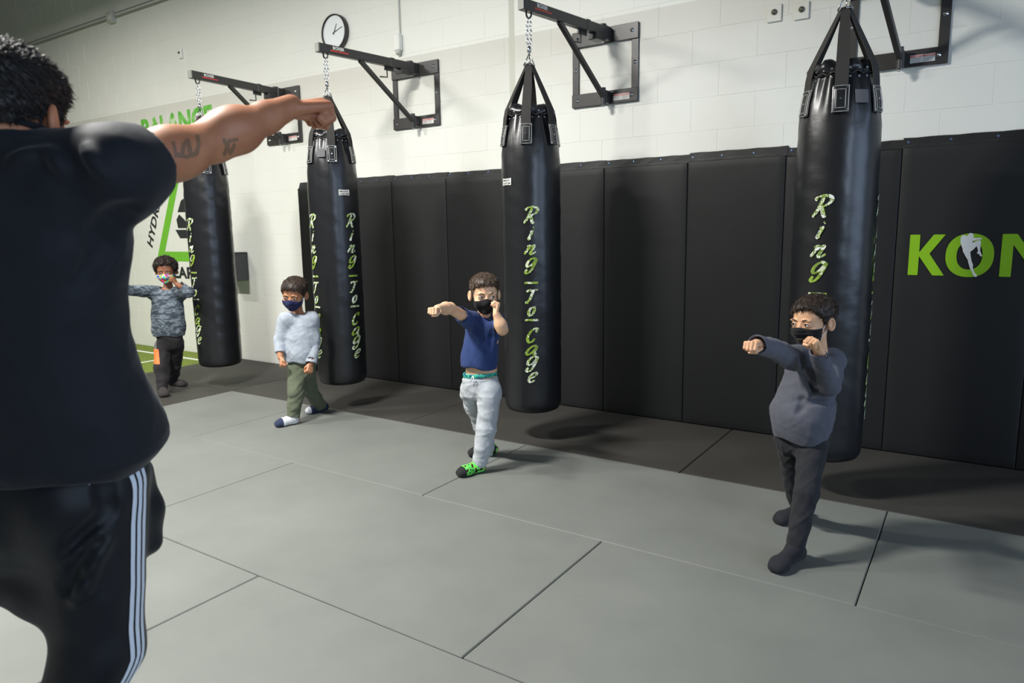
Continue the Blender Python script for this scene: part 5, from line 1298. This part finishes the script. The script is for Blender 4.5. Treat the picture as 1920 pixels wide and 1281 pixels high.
    dr = nrm(E2-A); a.cone(E2-dr*0.05, E2+dr*0.01, 0.066, 0.068, round_a=False, op='sub', k=0.003)
    SL = np.array(shL); EL = SL+(np.array(elL)-SL)*0.6; a.rc(N-side*0.05-(0, 0, 0.02), SL+(0, 0, 0.01), 0.055, 0.060, k=0.05); a.cone(SL, EL, 0.078, 0.074, k=0.04)
    nd = nrm(np.array(Cc)-(N-(0, 0, 0.05))); a.cone(N-nd*0.02, N+nd*0.2, 0.068, 0.085, round_a=False, op='sub', k=0.008)
    for (p, q, r_, op) in [((-1.463, 0.622, 1.528), (-1.510, 0.591, 1.500), 0.005, 'add'), ((-1.444, 0.635, 1.532), (-1.427, 0.646, 1.484), 0.004, 'add'), ((-1.391, 0.670, 1.533), (-1.359, 0.691, 1.469), 0.004, 'add'),
                            ((-1.370, 0.744, 1.407), (-1.416, 0.690, 1.337), 0.012, 'sub'), ((-1.378, 0.739, 1.366), (-1.448, 0.668, 1.266), 0.010, 'sub')]:
        a.fold(p, q, r_, op, 0.03)
    a.noise(wrinkle(0.0055, 15, (0.4, 0.2, 1), 0.35, 41)); a.noise(wrinkle(0.0022, 38, (0.7, 0.5, 0.6), 0.3, 47))
    v, f = surf(a, 0.005); link('t_shirt', mesh_from('t_shirt', [(v, f)], org), cloth('black_athletic_tee', (23, 27, 34), rough=0.72, fold=0.35, fscale=6, sheen=0.25, dist=0.012), root)
    b = MB(); e1 = nrm(np.cross(nd, (0, 1, 0))); e2 = np.cross(nd, e1)
    b.tube([tuple(N+nd*0.022+(e1*math.cos(2*PI*q/32)+e2*math.sin(2*PI*q/32))*0.070-np.array(org)) for q in range(32)], 0.007, 8, closed=True); b.build('collar', cloth('black_rib', (22, 25, 30), fold=0.1), root, smooth=True)
    # track pants
    pf = F(0.04); wst = np.array((-1.750, 0.671, 0.901)); cr = np.array((-1.809, 0.667, 0.666))
    pf.loft(cr, wst, side, [(0, 0.17, 0.12, 0, 0), (0.35, 0.202, 0.150, 0, -0.005), (0.7, 0.200, 0.145, 0, 0), (1.0, 0.190, 0.130, 0, 0)], rnd=0.02)
    for sgn, hp in ((1, hipR), (-1, hipL)): pf.el(hp-(0, 0, 0.02)-RT[1]*0.055-RT[0]*sgn*0.02, (0.095, 0.095, 0.095), k=0.05)
    pf.rc(hipR+(0, 0, 0.0), knR, 0.118, 0.094, k=0.05); pf.rc(knR, anR*0.5+knR*0.5, 0.092, 0.080, k=0.03); pf.cone(anR*0.5+knR*0.5, anR, 0.080, 0.055, k=0.03)
    pf.rc(hipL, knL, 0.120, 0.092, k=0.05); pf.rc((-1.926, 0.602, 0.663), (-1.765, 0.649, 0.566), 0.095, 0.070, k=0.09); pf.rc(knL, anL*0.5+knL*0.5, 0.085, 0.075, k=0.03); pf.cone(anL*0.5+knL*0.5, anL, 0.075, 0.055, k=0.03)
    pf.chain([(-1.647, 0.848, 0.804), (-1.646, 0.848, 0.709), (-1.643, 0.850, 0.627)], [0.026, 0.040, 0.034], k=0.03)
    for (p, q, r_, op) in [((-1.450, 0.703, 0.768), (-1.517, 0.598, 0.689), 0.010, 'sub'), ((-1.435, 0.701, 0.743), (-1.520, 0.596, 0.654), 0.008, 'add'), ((-1.438, 0.699, 0.714), (-1.555, 0.597, 0.614), 0.010, 'sub'), ((-1.441, 0.697, 0.678), (-1.539, 0.607, 0.590), 0.007, 'add'), ((-1.433, 0.702, 0.893), (-1.430, 0.704, 0.755), 0.008, 'sub')]:
        pf.fold(p, q, r_, op, 0.03)
    pf.noise(wrinkle(0.004, 15, (1, 0.4, 0.3), 0.35, 44)); pf.noise(wrinkle(0.0016, 36, (1, 0.4, 0.5), 0.3, 48))
    pm = cloth('black_track_pants', (21, 24, 29), rough=0.5, fold=0.3, fscale=6, sheen=0.2, dist=0.01)
    v, f = surf(pf, 0.006); tr = link('track_pants', mesh_from('track_pants', [(v, f)], org), pm, root)
    # three white stripes down the outer seam
    def hit(c, d):
        lo_, hi_ = 0.02, 0.45; P = c+np.outer(np.linspace(lo_, hi_, 90), d); D = pf(P.astype(np.float32), 0.3); i = np.nonzero(D < 0)[0]
        return P[i[-1]] if len(i) else c+d*0.1
    for j in (-1, 0, 1):
        vs = []; n = 46
        for q in range(n):
            z = wst[2]+0.02-(wst[2]-0.16)*q/(n-1)
            if z > hipR[2]: c = np.array([*(wst+(hipR-wst)*min(1, (wst[2]-z)/(wst[2]-hipR[2]+1e-9)))[:2], z]) if z < wst[2] else np.array([wst[0], wst[1], z])
            elif z > knR[2]: t_ = (hipR[2]-z)/(hipR[2]-knR[2]); c = hipR+(knR-hipR)*t_
            else: t_ = (knR[2]-z)/(knR[2]-anR[2]); c = knR+(anR-knR)*min(t_, 1)
            ang_ = math.radians(STRIPE_A); d = RT[0]*math.cos(ang_)-RT[1]*math.sin(ang_)
            p = hit(np.array([c[0], c[1], z]), d); tg = nrm(np.cross((0, 0, 1), d))
            for w_ in (-0.0062, 0.0062): vs.append(p+tg*(j*0.0185+w_)+d*0.0)
        V = proj_surf(pf, vs, 0.0015)-np.array(org); V = V.astype(float)
        b = MB(); b.add([tuple(p) for p in V], [(2*q, 2*q+1, 2*q+3, 2*q+2) for q in range(n-1)]); b.build('side_stripe', mat('white_stripe_%d' % (j+1), (214, 222, 232), 0.6), tr, smooth=True)
    # small print below the waist
    me = text_mesh('adidas', 0.016, 0.0002, 1.0, 0.1, 0.0); c0 = np.array((-1.423, 0.649, 0.909)); vx = nrm(np.array((-1.394, 0.668, 0.915))-c0); vz = nrm(np.array((0, 0, 1.0))-vx*vx[2])
    Pp = np.array([c0+vx*v.co.x*0.72+vz*v.co.y for v in me.vertices]); Pp = proj_surf(pf, Pp, 0.0018)-np.array(org)
    me.vertices.foreach_set('co', Pp.astype(np.float32).ravel()); link('pocket_lettering', me, mat('pale_print', (170, 178, 184), 0.6), tr)
    for (an, kn, dd) in ((anR, knR, (0.35, 0.9)), (anL, knL, (0.2, 0.95))):
        d = nrm(np.array([dd[0], dd[1], 0])); a = F(0.02); foot(a, an, an-d*0.05, an+d*0.20, 1.45); a.rc(an, an+(kn-an)*0.2, 0.04, 0.045, k=0.02); v, f = surf(a, 0.004); link('sock', mesh_from('sock', [(v, f)], org), cloth('black_sock_man', (30, 30, 32), fold=0.1), root)
STRIPE_A = 8
adult()
